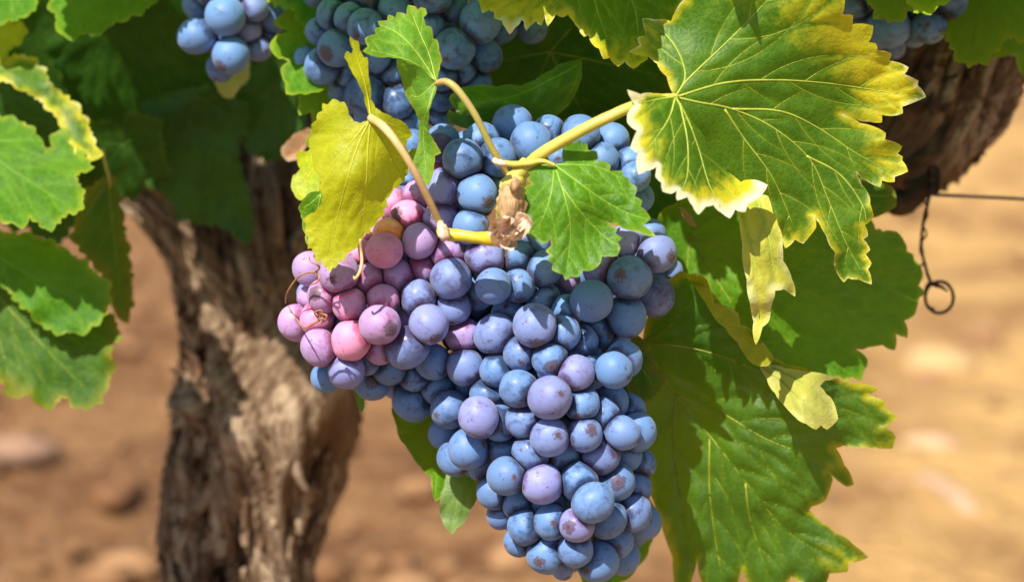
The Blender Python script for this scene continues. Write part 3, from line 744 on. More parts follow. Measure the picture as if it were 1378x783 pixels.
MAIN = [
(417,362,20,1,.5),(456,368,25,2,.5),(437,398,21,1,.75),(420,402,15,0,.6),(471,410,22.5,2,.8),(517,337,22,2,.95),(524,315,18.5,2,2,-.25),(550,293,23,2,.9),
(530,275,17,1,.85),(521,293,15,0,.95),(507,306,18,0,.95),(494,318,16,0,.8),(484,343,20,1,.85),(495,376,22,1,.5),(534,372,21,1,.5),(549,350,18,0,.3),
(565,324,22.5,2,.6),(571,361,20,1,.5,-.25),(563,401,23,2,.35),(515,405,21,1,.75),(607,375,26,2,.25),(604,341,24,1,.55),(653,346,25,1,.35),(694,346,22,0,.05),
(664,385,22.5,3,.15),(698,384,19.5,2,.1),(641,395,21,0,.1),(609,412,23.5,2,.3),(577,436,24.5,3,.35),(623,451,22.5,2,.55),(666,449,25.5,2,.3),(684,424,21,0,0),
(732,362,23,1,.15),(732,404,22.5,1,.15),(720,438,27,3,.3),(716,328,22,-1,0),
(400,434,24,1,.7),(427,429,21,1,.9),(430,468,23.5,3,.45),(473,457,25,3,1.),(511,437,25.5,4,.42),(466,498,23.5,3,.5),(440,507,17,1,.05),(455,434,14,0,.2),
(494,483,17,1,.2),(511,470,16,1,.5),(501,514,23.5,0,.05),(524,495,21,1,0),(548,467,27.5,3,.28),(546,427,14,0,.6),(540,515,14,-1,0),(555,540,25.5,0,0),
(582,486,22.5,1,.1),(558,503,19,0,0),(588,522,21,0,0),(562,514,15,-1,0),(626,494,24,2,.2),(622,520,15,-1,0),(669,498,21,1,0),(655,531,21,1,0),
(606,551,24.5,2,.08,-.12),(644,561,25,4,.42),(672,569,22,1,.05),(704,566,21.5,2,.18),(698,523,24,3,.05),(701,476,21.5,2,.2),(740,483,22.5,3,.1),(740,535,28,4,.38),
(758,448,21.5,2,.1),(782,460,21,1,.05),(802,446,23,0,0),(797,478,14,0,0),(775,502,22.5,3,.42),(795,501,20.5,2,0),(826,498,23.5,3,0),(840,483,22.5,2,.1),
(783,543,22,2,0),(810,557,21,2,.1),(823,540,21,1,0),(846,551,19,0,0),(828,457,16,-1,.2),
(796,405,26.5,3,.1),(847,374,27.5,3,.12),(882,340,26,3,.32),(875,316,18,0,.1),(810,360,25,1,.45),(841,326,21,1,.5),(881,398,25,2,.25,-.05),(898,367,18,0,.3),
(843,425,26,2,.05),(764,418,20,1,0),(766,378,14,-1,.6),
(715,193,26,1,0),(739,178,20,0,0),(690,168,26,-1,0),(781,181,25,1,0),(824,189,21,0,0),(811,214,19,1,0),(847,221,21,1,0),(855,238,17,2,0),(861,266,15,0,0),(751,211,15,1,.05),
(596,190,20.5,0,.05),(590,199,16,1,.35,-.4),(623,214,25.5,3,.05,-.22),(648,190,23,1,0),(670,212,24.5,1,0),(590,221,16,0,.85),(597,251,22.5,2,.42),(642,261,26,2,.03),
(659,243,20,0,0),(564,266,21,1,.5),(548,243,13,0,.1),(544,262,12,0,.4),(555,194,15,0,0),(593,296,22.5,1,.55),(634,305,23,2,.05),(618,290,14,0,0),(613,277,12,-1,.8),
(597,583,17.5,1,.1),(630,604,25.5,3,.05),(612,617,21,1,.1),(676,600,21.5,1,0),(714,610,22.5,2,.1),(740,588,25,3,.32),(682,640,25,3,.05),(730,651,25,3,.42),
(651,627,16,0,.1),(666,661,23,1,.1),(676,691,16,0,.05),(699,678,21.5,1,0),(736,676,19,1,0),(787,584,22,3,.22),(837,582,21.5,3,.15),(858,581,24,2,0),
(760,614,22,1,0),(808,612,25,2,.2),(843,612,16,0,0),(861,624,18.5,0,.1),(779,648,25,3,0),(829,648,24.5,2,0),(856,657,18,1,0),(798,676,25.5,4,.05),
(853,690,22,3,.15),(866,703,21.5,2,.05),(776,706,21.5,4,.5),(818,699,23.5,3,0),(828,728,23,2,0),(774,739,22.5,3,.05),(804,755,26.5,3,0),(838,750,20,1,.05),
(742,702,22.5,2,0),(707,709,22,2,0),(699,728,17.5,1,.05),(736,745,25.5,3,.05),(757,765,14,0,.25)]
surf_main = ellips([(715, 300, 200, 190, 20, 42), (750, 540, 150, 260, 18, 44), (510, 410, 150, 120, 12, 26)])
fill = []
MAIN = [(q[0], q[1], q[2] if q[2] > 23 or q[2] < 15 else 23 - (23 - q[2]) * .55) + tuple(q[3:]) for q in MAIN]
MAIN = [q[:4] + (max(q[4], .64),) + tuple(q[5:]) if q[0] < 575 and q[1] < 480 and .4 < q[4] < .64 else q for q in MAIN]
ga = np.array([q[:3] for q in MAIN]); fr = random.Random(5)
def covered(q, r):
    dc = np.hypot(ga[:, 0] - q[0], ga[:, 1] - q[1])
    if (dc < 47).sum() >= 5 and (dc - ga[:, 2]).min() < 4 and sum(((ga[:, 0] - q[0]) * math.cos(R(a_)) + (ga[:, 1] - q[1]) * math.sin(R(a_)) > 8)[dc < 55].any() for a_ in range(0, 360, 45)) == 8: return True
    for a_ in range(0, 360, 30):
        e = q + r * np.array([math.cos(R(a_)), math.sin(R(a_))])
        dd_ = np.hypot(ga[:, 0] - e[0], ga[:, 1] - e[1])
        if (dd_ - ga[:, 2]).min() > (5 if (dd_ < 44).sum() >= 4 else -1): return False
    return True
for layer, dd in ((0, 17), (1, 34)):
    y = 165 + layer * 12
    while y < 770:
        x = 385 + (int(y / 23) % 2) * 12
        while x < 905:
            q = np.array([x + fr.uniform(-4, 4), y + fr.uniform(-4, 4)]); r_ = fr.uniform(16, 19)
            if covered(q, r_ * .9 + layer * 8):
                fill.append((q[0], q[1], r_, surf_main(q[None])[0] + dd + 8, 0 if q[0] > 560 else .4))
            x += 24
        y += 23
build_bunch('grape_bunch', 'large sunlit bunch of blue grapes with a pink shoulder hanging in the middle', MAIN, surf_main, 100, fill,
            peduncle=[(690, 262, -30, 5), (700, 320, 5, 5), (720, 400, 14, 4.5), (745, 520, 14, 4), (765, 640, 12, 3), (775, 720, 10, 2)], seed=2)

TOP = [(411,86,21,1,0),(435,89,23,2,0),(429,43,17,1,0),(446,20,19,2,0),(471,26,21,2,0),(491,36,22.5,3,0),(453,65,24.5,3,0),(466,99,15,1,0),(508,79,18,1,.05),
(530,97,18,1,0),(457,122,16,0,.05),(492,130,26,2,0,-.1),(535,137,20.5,2,0,-.28),(492,160,15,1,.15,.1),(476,156,13,0,0),(556,163,22,1,0),(559,178,16,1,.2,-.3),
(595,130,20,1,0,-.1),(593,152,20,0,0),(528,160,18,0,0),(582,-8,26,2,0),(604,9,22,1,0),(577,34,20.5,1,0),(611,66,26,3,0),(647,28,27.5,3,0),(654,75,20.5,1,0),
(638,58,16,0,0),(620,92,20,1,0),(640,113,20,1,0),(596,103,18,1,0),(614,120,15,0,0),(676,40,18,0,0),(716,38,20,0,.05),(493,2,20,1,0),(458,-8,20,1,0),(530,12,21,1,0),
(426,-8,17,0,0),(552,40,20,0,0),(545,75,20,0,0),(520,50,18,0,0),(560,110,18,0,0),(620,-20,22,0,0),(660,-15,22,0,0),(545,-20,22,1,0),(500,-30,22,1,0),(700,5,20,0,0),(512,105,18,0,0),(575,130,18,-1,0)]
build_bunch('grape_bunch', 'shaded dark blue bunch above the main one, behind the folded young leaf', TOP,
            ellips([(560, 20, 170, 170, 62, 36)]), 100, [(500, 70, 20, 62, 0), (560, 60, 20, 62, 0), (600, 40, 20, 62, 0), (640, 90, 18, 70, 0), (470, 60, 18, 66, 0), (560, 140, 18, 64, 0), (520, 120, 18, 66, 0), (600, 160, 15, 66, 0)],
            peduncle=[(560, -80, 60, 5), (555, 0, 60, 4), (550, 80, 60, 3), (550, 130, 60, 2)], seed=4, bloomoff=-.10)
LEFT = [(268,5,22,1,0),(265,49,23.5,3,0),(303,22,25.5,3,0),(311,75,23,3,0),(298,90,19,1,0),(343,12,17,2,.25),(335,42,16,1,.5),(347,66,16,1,.25),(368,25,18,1,.15),(360,48,15,0,.2),
(285,-15,22,2,0),(320,-20,22,1,.1),(350,-15,18,1,.3),(250,-22,20,1,0),(325,55,15,0,.3),(292,55,17,0,0)]
build_bunch('grape_bunch', 'small out of focus blue bunch at the top left between dark leaves', LEFT, ellips([(305, 10, 90, 100, 96, 26)]), 100,
            [(300, 0, 20, 112, 0), (340, 0, 18, 112, .2)], peduncle=[(305, -80, 95, 4), (305, 0, 95, 3), (310, 50, 95, 2)], seed=6)
RIGHT = [(1150,2,22,1,0),(1184,-7,23,2,0),(1196,37,26.5,3,0),(1212,-2,18,1,0),(1233,13,19,2,0),(1274,-2,26,3,0),(1250,37,22,3,0),(1230,48,16,1,.1),(1158,24,17,1,0),(1203,65,14,0,.15),
(1170,10,18,0,0),(1300,-15,20,1,0),(1240,-25,22,2,0),(1135,-20,20,1,0),(1210,-40,22,1,0),(1265,25,16,0,0),(1180,50,15,0,.1)]
build_bunch('grape_bunch', 'shaded blue bunch in the top right corner behind the large yellow edged leaf', RIGHT, ellips([(1215, -10, 110, 90, 90, 26)]), 100,
            [(1200, 5, 20, 108, 0), (1240, 0, 18, 108, 0)], peduncle=[(1215, -90, 90, 4), (1215, -20, 90, 3), (1215, 30, 90, 2)], seed=8, bloomoff=-.15)

# ------------------------------------------------------------------ foreground leaves
big_main = [(909,132),(897,103),(884,86),(873,77),(862,75),(847,70),(861,61),(857,52),(869,48),(864,25),(882,27),(903,29),(911,11),(925,-4),(932,-30),(955,-25),(975,-60),(1005,-52),(1030,-75),(1060,-50),(1088,-58),(1095,-35),(1120,-30),(1125,-12),
(1137,0),(1133,21),(1148,21),(1147,33),(1175,35),(1169,57),(1179,59),(1181,68),(1200,73),(1197,82),(1223,91),(1217,100),(1236,109),(1235,115),(1246,131),(1214,144),(1215,153),(1187,155),(1187,165),(1170,164),(1148,159),(1129,153),
(1158,166),(1192,179),(1191,188),(1214,197),(1208,207),(1215,211),(1214,216),(1222,231),(1204,238),(1204,245),(1187,243),(1185,252),(1166,243),(1152,232),(1160,249),(1170,264),(1171,274),(1176,291),(1164,303),(1168,318),(1162,322),(1171,336),(1165,342),(1173,354),(1168,362),(1173,383),(1155,376),(1141,374),(1135,380),(1123,362),(1124,340),(1112,318),(1102,300),(1096,291),(1098,307),(1081,328),(1070,322),(1056,335),(1047,318),(1041,299),(1018,270),(985,235),(950,190),(925,155)]
flap = [(909,131),(880,126),(862,127),(844,121),(849,133),(854,141),(845,152),(844,165),(857,176),(848,199),(859,207),(856,217),(859,235),(870,230),(884,224),(882,238),(890,246),(892,258),(903,261),(911,256),(911,270),(925,265),(932,277),(940,289),(950,278),(960,276),(970,286),(982,294),(989,282),(1003,285),(1006,274),(1018,268),(1033,249),(1020,243),(1005,242),(997,245),(978,230),(955,199),(932,165),(917,138)]
hang = [(992,272),(1024,262),(1034,264),(1040,285),(1047,303),(1053,330),(1054,351),(1066,376),(1070,399),(1055,389),(1043,391),(1040,405),(1037,416),(1035,431),(1026,440),(1024,448),(1017,464),(1014,433),(1009,406),(1005,376),(999,330)]
build_leaf('large green leaf with broad yellow and cream margin at the upper right', 'big', (909, 131, -52), [
 dict(outline=big_main, ctrl=[(909,131,-52),(860,60,-42),(920,20,-44),(1000,-50,-58),(1100,0,-52),(1180,70,-34),(1240,130,-30),(1130,150,-24),(1040,110,-42),(980,130,-46),(1215,220,-18),(1150,230,-20),(1080,200,-30),(1170,380,-14),(1120,300,-22),(1060,320,-20),(1000,240,-30),(950,180,-42)],
   veins=[[(909,131),(925,108),(975,60),(1010,25),(1060,-30)],[(909,131),(975,112),(1040,108),(1110,112),(1180,122),(1240,131)],[(909,131),(940,138),(985,147),(1040,172),(1090,215),(1115,270),(1140,330),(1165,375)],[(909,131),(922,105),(915,75),(897,48),(868,28)],[(985,147),(1050,150),(1100,172),(1150,205),(1205,235)],[(1085,210),(1130,235),(1160,275),(1166,300)],[(975,147),(1000,185),(1040,240),(1070,310)]], puff=1.2, ripple=1.0, step=58, fold=[(909,131),(925,155),(950,190),(985,235),(1018,270),(1041,299)],
   yel=[(870,45,36,.8),(1000,-30,60,.5),(1100,10,55,.8),(1155,60,45,.9),(1190,105,45,.9),(1215,130,40,.9),(1170,150,30,.4),(1195,215,35,.8),(1160,370,26,.5),(1165,280,16,.4),(1060,325,26,.5)], cream=[(1225,125,25,.5)]),
 dict(outline=flap, ctrl=[(909,131,-54),(917,138,-55),(955,199,-47),(978,230,-42),(1033,249,-48),(844,121,-66),(850,160,-72),(860,230,-80),(900,250,-78),(940,285,-76),(985,290,-66),(900,180,-68),(940,230,-64)],
   fold=[(909,131),(917,138),(932,165),(955,199),(978,230),(997,245),(1020,243)], yel=[(848,135,30,1.0),(850,175,30,1.0),(862,215,32,1.0),(895,255,30,.9),(930,275,28,.8),(970,275,34,1.2),(1010,258,30,1.3)], cream=[(850,130,22,.7),(848,170,26,1.2),(862,225,28,1.6),(905,265,22,1.1),(950,282,26,1.3),(1000,275,30,1.4),(1025,250,20,1.2)],
   veins=[[(909,131),(925,160),(940,200),(955,250),(975,280)],[(909,131),(900,160),(880,190),(862,215)],[(909,131),(880,135),(852,142)],[(915,140),(925,190),(925,235),(915,262)]], puff=1.2, ripple=.7, step=34),
 dict(outline=hang, ctrl=[(992,272,-34),(1034,264,-32),(1005,376,-44),(1054,351,-36),(1017,464,-40),(1070,399,-34),(1025,330,-44)],
   veins=[[(1020,270),(1035,320),(1042,380)],[(1000,290),(1015,350),(1022,430)]], puff=1.6, ripple=1.3, back=True, yel=[(1010,300,60,.5),(1030,380,60,1.2),(1022,440,40,1.2)], cream=[(1018,400,35,1.0),(1055,340,22,.7),(1040,380,20,.8)])],
 petiole=[(694,240,-50,9),(712,222,-53,9),(735,203,-58,8),(790,172,-64,7.5),(845,146,-64,7),(880,134,-58,6),(911,131,-52,5)], res=3.4, vr=2.0)

small = [(746,222),(758,218),(757,203),(759,188),(769,187),(772,193),(781,188),(783,194),(790,193),(791,202),(803,204),(804,218),(812,216),(822,223),(821,230),(837,230),(839,238),(847,240),(847,246),(857,252),(854,264),(864,270),(862,278),(876,295),(865,303),(883,318),(859,312),(847,310),(831,303),(812,294),(821,303),(831,308),(828,314),(837,320),(831,326),(835,334),(831,344),(818,345),(810,345),(808,354),(798,363),(785,364),(778,373),(768,372),(761,377),(757,369),(743,363),(744,355),(736,349),(740,343),(734,338),(743,329),(741,320),(735,327),(727,329),(722,323),(713,318),(709,312),(714,300),(706,286),(711,274),(703,264),(709,258),(705,252),(716,248),(709,241),(714,236),(709,229),(713,221),(714,206),(723,204),(728,200),(738,213),(741,221)]
build_leaf('small bright green serrated leaf in front of the bunch, right of the cane joint', 'bright', (746, 222, -60), [
 dict(outline=small, ctrl=[(746,222,-58),(760,188,-50),(715,210,-52),(705,260,-56),(710,315,-60),(735,325,-66),(760,375,-68),(800,360,-64),(834,330,-62),(812,294,-58),(883,318,-72),(850,250,-58),(800,204,-52),(780,270,-66),(740,290,-68)],
   veins=[[(746,222),(775,243),(805,265),(840,285),(874,296)],[(746,222),(760,265),(768,310),(762,370)],[(746,222),(742,260),(730,295),(714,315)],[(746,222),(728,222),(714,215)],[(746,222),(775,222),(805,225),(845,245)],[(755,250),(785,290),(815,320),(832,330)]], puff=1.3, ripple=.9, step=24)],
 petiole=[(676,219,-50,3.5),(690,221,-53,4),(712,220,-57,4),(730,217,-60,3),(747,223,-59,2.5)], res=3, vr=1.6)

yel = [(499,159),(494,163),(485,166),(476,163),(469,154),(466,142),(463,137),(458,138),(448,133),(441,141),(434,139),(434,149),(427,153),(426,162),(419,168),(421,180),(415,189),(419,204),(421,219),(423,230),(430,236),(429,251),(434,262),(433,273),(423,286),(412,291),(407,296),(412,302),(410,313),(415,320),(414,335),(419,334),(423,341),(425,353),(433,352),(436,360),(441,360),(443,368),(447,361),(452,360),(456,352),(464,350),(467,341),(474,337),(481,333),(483,327),(488,322),(490,314),(497,315),(499,307),(507,300),(511,293),(517,291),(516,283),(521,278),(520,268),(526,262),(530,254),(537,251),(540,245),(545,245),(545,238),(550,234),(548,220),(549,205),(546,198),(548,188),(555,183),(551,174),(545,166),(529,159),(515,152),(505,145)]
yel2 = [(499,160),(494,146),(490,128),(480,107),(472,94),(468,84),(463,77),(467,69),(473,73),(475,67),(471,58),(471,49),(476,54),(482,56),(484,67),(490,78),(494,77),(495,90),(496,103),(499,134),(506,150)]
build_leaf('yellow green leaf lit from behind with pointed tip over the pink grapes', 'yellow', (499, 159, -58), [
 dict(outline=yel, ctrl=[(499,159,-58),(434,140,-52),(415,200,-50),(430,250,-56),(408,296,-50),(443,368,-52),(490,315,-50),(525,262,-46),(550,235,-40),(553,180,-44),(470,240,-62),(500,220,-58)],
   veins=[[(499,159),(480,200),(465,250),(450,310),(443,362)],[(499,159),(495,200),(493,250),(488,318)],[(499,159),(470,178),(430,200)],[(499,159),(515,190),(530,220),(545,240)],[(499,159),(470,195),(435,240),(415,292)],[(499,159),(525,168),(550,180)]], puff=1.0, ripple=.8, back=True, step=34),
 dict(outline=yel2, ctrl=[(499,160,-58),(471,49,-60),(490,78,-56),(466,75,-60),(496,120,-56),(485,105,-59)], veins=[[(499,158),(494,125),(486,95),(474,58)]], puff=.6, ripple=.4, back=True)],
 petiole=[(597,316,-52,5.5),(590,297,-54,4.5),(575,265,-62,4.6),(555,226,-70,4.8),(532,190,-72,5),(515,170,-66,5.5),(499,159,-58,5.5)], pmat=M_STALKP, res=3.2, vr=1.7)

fold_up = [(587,110),(590,98),(592,88),(595,82),(591,69),(588,54),(583,52),(580,36),(573,35),(570,24),(575,19),(573,12),(566,10),(562,14),(558,9),(549,7),(547,20),(534,17),(532,24),(523,20),(521,28),(508,29),(512,37),(504,39),(505,46),(491,52),(495,63),(488,69),(497,74),(522,77),(534,79),(541,80),(560,88),(575,99)]
fold_low = [(587,110),(575,99),(560,88),(541,80),(534,80),(536,95),(540,106),(543,116),(549,134),(559,150),(565,164),(564,177),(564,191),(562,200),(555,200),(547,204),(549,214),(555,226),(561,238),(568,246),(577,250),(582,237),(584,222),(585,210),(594,206),(589,198),(584,190),(577,177),(576,165),(577,150),(582,134),(588,116)]
build_leaf('young green leaf folded along its midrib in front of the upper bunch', 'fold', (587, 111, -52), [
 dict(outline=fold_up, ctrl=[(587,110,-52),(560,88,-54),(535,79,-58),(490,68,-62),(505,40,-48),(550,8,-34),(575,15,-34),(592,85,-44),(550,50,-50),(575,50,-44)],
   veins=[[(587,110),(560,87),(535,77),(500,68)],[(587,110),(578,75),(565,45),(552,12)],[(587,110),(560,70),(535,45),(512,34)]], puff=1.3, ripple=.9, step=24, fold=[(587,110),(560,88),(530,79)]),
 dict(outline=fold_low, ctrl=[(587,110,-52),(560,88,-54),(535,80,-58),(545,120,-44),(565,165,-42),(548,206,-38),(577,250,-44),(594,206,-46),(580,150,-56),(565,120,-50)],
   veins=[[(587,112),(578,140),(570,175),(574,240)],[(587,111),(565,130),(552,128)]], puff=1.0, ripple=.6, step=24, fold=[(587,110),(560,88),(530,79)], yel=[(582,170,14,.5),(578,230,16,.5)])],
 petiole=[(690,242,-46,6),(676,222,-50,5),(660,196,-54,4.5),(640,156,-58,4.5),(618,124,-58,4.8),(602,111,-56,4.8),(587,112,-52,4)], pmat=M_STALKG, res=2.8, vr=1.2)

top = [(640,-30),(637,-8),(645,3),(649,18),(658,14),(665,17),(665,25),(675,28),(680,38),(686,47),(693,38),(699,33),(702,27),(705,30),(708,42),(714,35),(721,29),(729,35),(733,22),(737,36),(742,30),(748,20),(757,24),(764,20),(772,30),(778,38),(786,50),(792,48),(797,60),(806,66),(812,80),(820,78),(832,90),(841,84),(852,93),(862,86),(872,80),(868,66),(885,70),(890,62),(905,58),(912,40),(918,10),(925,-30),(880,-70),(780,-90),(700,-70)]
build_leaf('leaf with bright yellow serrated edge hanging in from the top centre', 'big', (790, -80, -10), [
 dict(outline=top, ctrl=[(790,-80,-8),(640,-20,-14),(686,45,-22),(740,30,-16),(852,90,-20),(905,55,-8),(925,-30,0),(790,20,-18)],
   veins=[[(790,-80),(740,-30),(690,35)],[(790,-80),(800,0),(820,60)],[(790,-80),(850,0),(860,70)],[(790,-80),(765,-20),(733,20)],[(790,-80),(700,-50),(650,-10)]], puff=1.2, ripple=1, yel=[(670,15,45,1.4),(730,20,30,1.0),(850,75,35,.9),(900,40,30,.6)], cream=[(690,30,20,.8)])],
 res=4, vr=1.6)

# curled leaf and dark leaf behind it
roll = [(606,166),(601,155),(604,148),(612,152),(618,150),(607,140),(604,132),(612,124),(622,118),(640,115),(668,117),(700,116),(720,108),(742,95),(762,84),(782,80),(783,95),(780,112),(772,132),(758,148),(742,158),(720,163),(700,164),(680,160),(655,165),(640,172),(622,172)]
build_leaf('glossy green leaf curled like a scroll above the top grapes of the bunch', 'bright', (783, 85, 20), [
 dict(outline=roll, ctrl=[(783,82,34),(604,140,14),(640,115,12),(700,116,18),(640,145,2),(700,142,6),(760,120,12),(640,172,20),(700,164,22),(770,140,32)],
   veins=[[(783,85),(740,108),(690,130),(620,142)],[(783,85),(770,120),(745,155)]], puff=.8, ripple=.6)], res=3.5, vr=1.1)
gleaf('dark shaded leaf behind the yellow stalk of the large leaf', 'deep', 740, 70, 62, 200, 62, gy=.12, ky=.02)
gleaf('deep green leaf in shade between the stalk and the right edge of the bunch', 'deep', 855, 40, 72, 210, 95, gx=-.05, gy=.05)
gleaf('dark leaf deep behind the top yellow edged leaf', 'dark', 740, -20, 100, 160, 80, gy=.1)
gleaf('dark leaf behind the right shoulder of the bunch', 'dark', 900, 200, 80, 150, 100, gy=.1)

mid = [(905,276),(950,262),(1020,268),(1100,285),(1150,292),(1166,303),(1190,312),(1210,312),(1207,323),(1223,341),(1235,357),(1234,380),(1240,391),(1231,412),(1217,431),(1215,454),(1202,449),(1200,468),(1177,460),(1166,468),(1150,462),(1160,487),(1162,506),(1127,506),(1085,500),(1030,505),(960,500),(905,470),(885,420),(878,350),(885,300)]
build_leaf('broad mid green leaf in soft focus right of the bunch, below the large leaf', 'side', (928, 318, 42), [
 dict(outline=mid, teeth=(22, 5), ctrl=[(928,318,44),(1000,290,40),(1160,300,44),(1238,390,60),(1200,465,50),(1160,505,40),(1060,400,28),(1000,500,40),(890,400,52),(1100,450,32)],
   veins=[[(928,318),(985,345),(1060,380),(1140,420),(1190,455)],[(928,318),(990,330),(1080,335),(1160,345),(1230,375)],[(928,318),(960,370),(1010,440),(1080,495)],[(928,318),(925,360),(925,430)],[(928,318),(960,295),(1020,280)]], puff=1.4, ripple=1.4)], res=5, vr=1.7, veincol='deep')

low = [(865,461),(872,425),(890,385),(915,365),(930,370),(951,376),(957,392),(972,412),(991,420),(995,437),(1012,445),(1024,460),(1041,481),(1060,492),(1095,500),(1123,509),(1150,516),(1183,523),(1168,532),(1192,541),(1190,548),(1208,561),(1190,574),(1206,587),(1201,603),(1165,601),(1136,599),(1125,603),(1136,625),(1149,652),(1140,655),(1115,634),(1121,645),(1111,673),(1093,681),(1089,686),(1105,702),(1125,717),(1147,731),(1169,749),(1142,757),(1140,769),(1116,771),(1111,785),(1090,792),(1064,775),(1052,800),(1030,792),(1010,790),(999,766),(985,795),(965,805),(945,783),(939,751),(930,783),(918,800),(907,783),(905,749),(887,691),(870,640),(855,580),(845,520)]
lowflap = [(1020,489),(1040,491),(1056,495),(1090,500),(1124,508),(1110,512),(1103,519),(1112,530),(1122,541),(1128,563),(1113,578),(1105,572),(1098,578),(1085,570),(1070,561),(1055,545),(1043,529),(1032,510)]
roledge = [(928,370),(936,368),(951,376),(957,392),(961,408),(973,410),(993,421),(996,437),(1013,445),(1024,459),(1036,473),(1042,482),(1034,492),(1018,492),(1004,480),(992,460),(975,440),(960,425),(948,405)]
build_leaf('big dark green leaf with yellow lobed tips hanging low at the right of the bunch', 'low', (865, 461, 20), [
 dict(outline=low, ctrl=[(865,461,20),(900,375,8),(950,376,0),(1024,460,0),(1123,509,6),(1205,590,20),(1149,652,22),(1095,680,20),(1169,749,26),(1060,780,32),(940,780,46),(900,720,42),(870,600,36),(960,500,20),(1040,590,10),(980,640,26),(1060,680,20)],
   veins=[[(865,461),(893,505),(909,531),(960,592),(1005,650),(1060,715),(1130,755)],[(865,461),(930,468),(1000,490),(1080,530),(1190,570)],[(909,531),(970,555),(1030,590),(1090,615),(1140,650)],[(909,531),(907,600),(918,680),(935,770)],[(955,590),(955,660),(965,740),(975,790)],[(1003,650),(1010,700),(1035,780)],[(865,461),(900,440),(930,400)]], puff=2.2, ripple=2.0, step=50, yel=[(1120,745,40,.6),(1190,575,30,.35),(1080,670,20,.3),(1000,770,22,.25)]),
 dict(outline=lowflap, ctrl=[(1020,489,2),(1124,508,4),(1128,563,-12),(1098,578,-14),(1045,530,-6),(1085,535,-16)], veins=[[(1024,492),(1060,520),(1105,570)],[(1040,495),(1080,515),(1120,550)]], back=True, puff=1.6, ripple=1.3, yel=[(1080,530,60,1.0)], cream=[(1100,550,30,1.6),(1060,515,20,.8)]),
 dict(outline=roledge, ctrl=[(928,370,4),(951,376,2),(996,437,0),(1042,482,0),(1018,492,-5),(975,440,-6),(948,405,-3)], puff=.5, ripple=.8, noveins=True, yel=[(960,400,60,1.8),(1020,470,60,1.8)])],
 res=3.8, vr=1.9)
# pale yellow turning flap pieces carry the same blade; small leaves around the bunch
build_leaf('small olive leaf tucked against the right edge of the bunch', 'deep', (838, 470, -2), [
 dict(outline=[(835,452),(848,449),(860,452),(870,461),(882,478),(881,491),(890,497),(898,504),(894,518),(886,528),(878,538),(870,541),(858,539),(845,525),(835,500)], zf=plane(860, 490, 2, .05, -.1),
   veins=[[(838,465),(860,490),(880,520)],[(838,465),(865,475),(882,490)]], puff=.8, ripple=.6)], res=3.2, vr=1.1)
build_leaf('green leaf behind the lower tip of the bunch, showing below its right side', 'side', (850, 660, 48), [
 dict(outline=[(850,640),(880,680),(886,690),(882,712),(874,735),(868,752),(858,762),(848,776),(836,782),(820,800),(795,800),(780,770),(800,700)], zf=plane(850, 700, 45, .1, 0),
   veins=[[(850,660),(852,710),(830,780)]])], res=4, vr=1.1)
llow = [(545,520),(527,549),(530,562),(534,574),(536,586),(545,598),(554,612),(566,628),(580,641),(581,655),(586,674),(594,668),(602,650),(612,632),(625,600),(620,560),(590,530)]
ltip = [(603,632),(598,655),(592,677),(592,690),(595,700),(602,712),(608,719),(615,710),(627,699),(634,684),(643,667),(648,648),(646,630),(630,615),(612,618)]
build_leaf('bright leaf with a pointed yellow green tip showing below the left of the bunch', 'bright', (600, 560, 40), [
 dict(outline=llow, ctrl=[(545,520,40),(527,549,36),(580,641,26),(586,674,20),(620,600,44),(590,560,44)], veins=[[(610,540),(590,600),(586,665)],[(610,540),(570,570),(538,582)]]),
 dict(outline=ltip, ctrl=[(603,632,24),(592,690,20),(608,719,14),(648,648,32),(625,650,22)], veins=[[(622,618),(618,660),(608,714)],[(622,618),(636,650),(640,668)]], back=True)], res=3.2, vr=1.2)
build_leaf('sliver of bright green leaf below the pink grapes', 'bright', (484, 520, 12), [
 dict(outline=[(476,520),(486,516),(490,530),(491,545),(488,554),(482,548),(478,535)], zf=plane(484, 535, 14), veins=[[(482,520),(486,548)]])], res=3, vr=.8)

# ------------------------------------------------------------------ leaves on the left
def L(label, mat, outline, base, d, gx=0, gy=0, kx=0, ky=0, veins=None, teeth=(14, 5), res=5.5, back=False, petiole=None, **kw):
    cx, cy = base
    if cx < 400: d += 42
    if veins is None:
        P_ = np.array(outline, float); far = sorted(P_.tolist(), key=lambda q: -math.hypot(q[0] - cx, q[1] - cy))
        tips = []
        for q in far:
            a = math.atan2(q[1] - cy, q[0] - cx)
            if all(abs((a - b + math.pi) % (2 * math.pi) - math.pi) > .5 for _, b in tips): tips.append((q, a))
            if len(tips) >= 5: break
        veins = [[(cx, cy), (cx + (q[0] - cx) * .5, cy + (q[1] - cy) * .5 + 2), (cx + (q[0] - cx) * .9, cy + (q[1] - cy) * .9)] for q, _ in tips]
    return build_leaf(label, mat, (cx, cy, d), [dict(outline=outline, veins=veins, zf=plane(cx, cy, d, gx, gy, kx, ky), teeth=teeth, back=back, ripple=1.1, puff=1.2, **kw)],
                      res=res, vr=1.4, petiole=petiole, pmat=M_STALKG)
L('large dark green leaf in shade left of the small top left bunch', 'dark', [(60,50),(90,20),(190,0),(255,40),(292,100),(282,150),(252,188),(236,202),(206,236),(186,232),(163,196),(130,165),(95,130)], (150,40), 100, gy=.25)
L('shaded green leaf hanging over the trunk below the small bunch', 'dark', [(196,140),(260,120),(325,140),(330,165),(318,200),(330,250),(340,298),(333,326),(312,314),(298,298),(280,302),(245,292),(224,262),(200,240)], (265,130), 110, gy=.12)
L('dark leaf right of the small top left bunch', 'dark', [(318,100),(360,85),(408,90),(412,150),(405,190),(388,205),(365,214),(340,206),(324,180)], (370,90), 120, gy=.05)
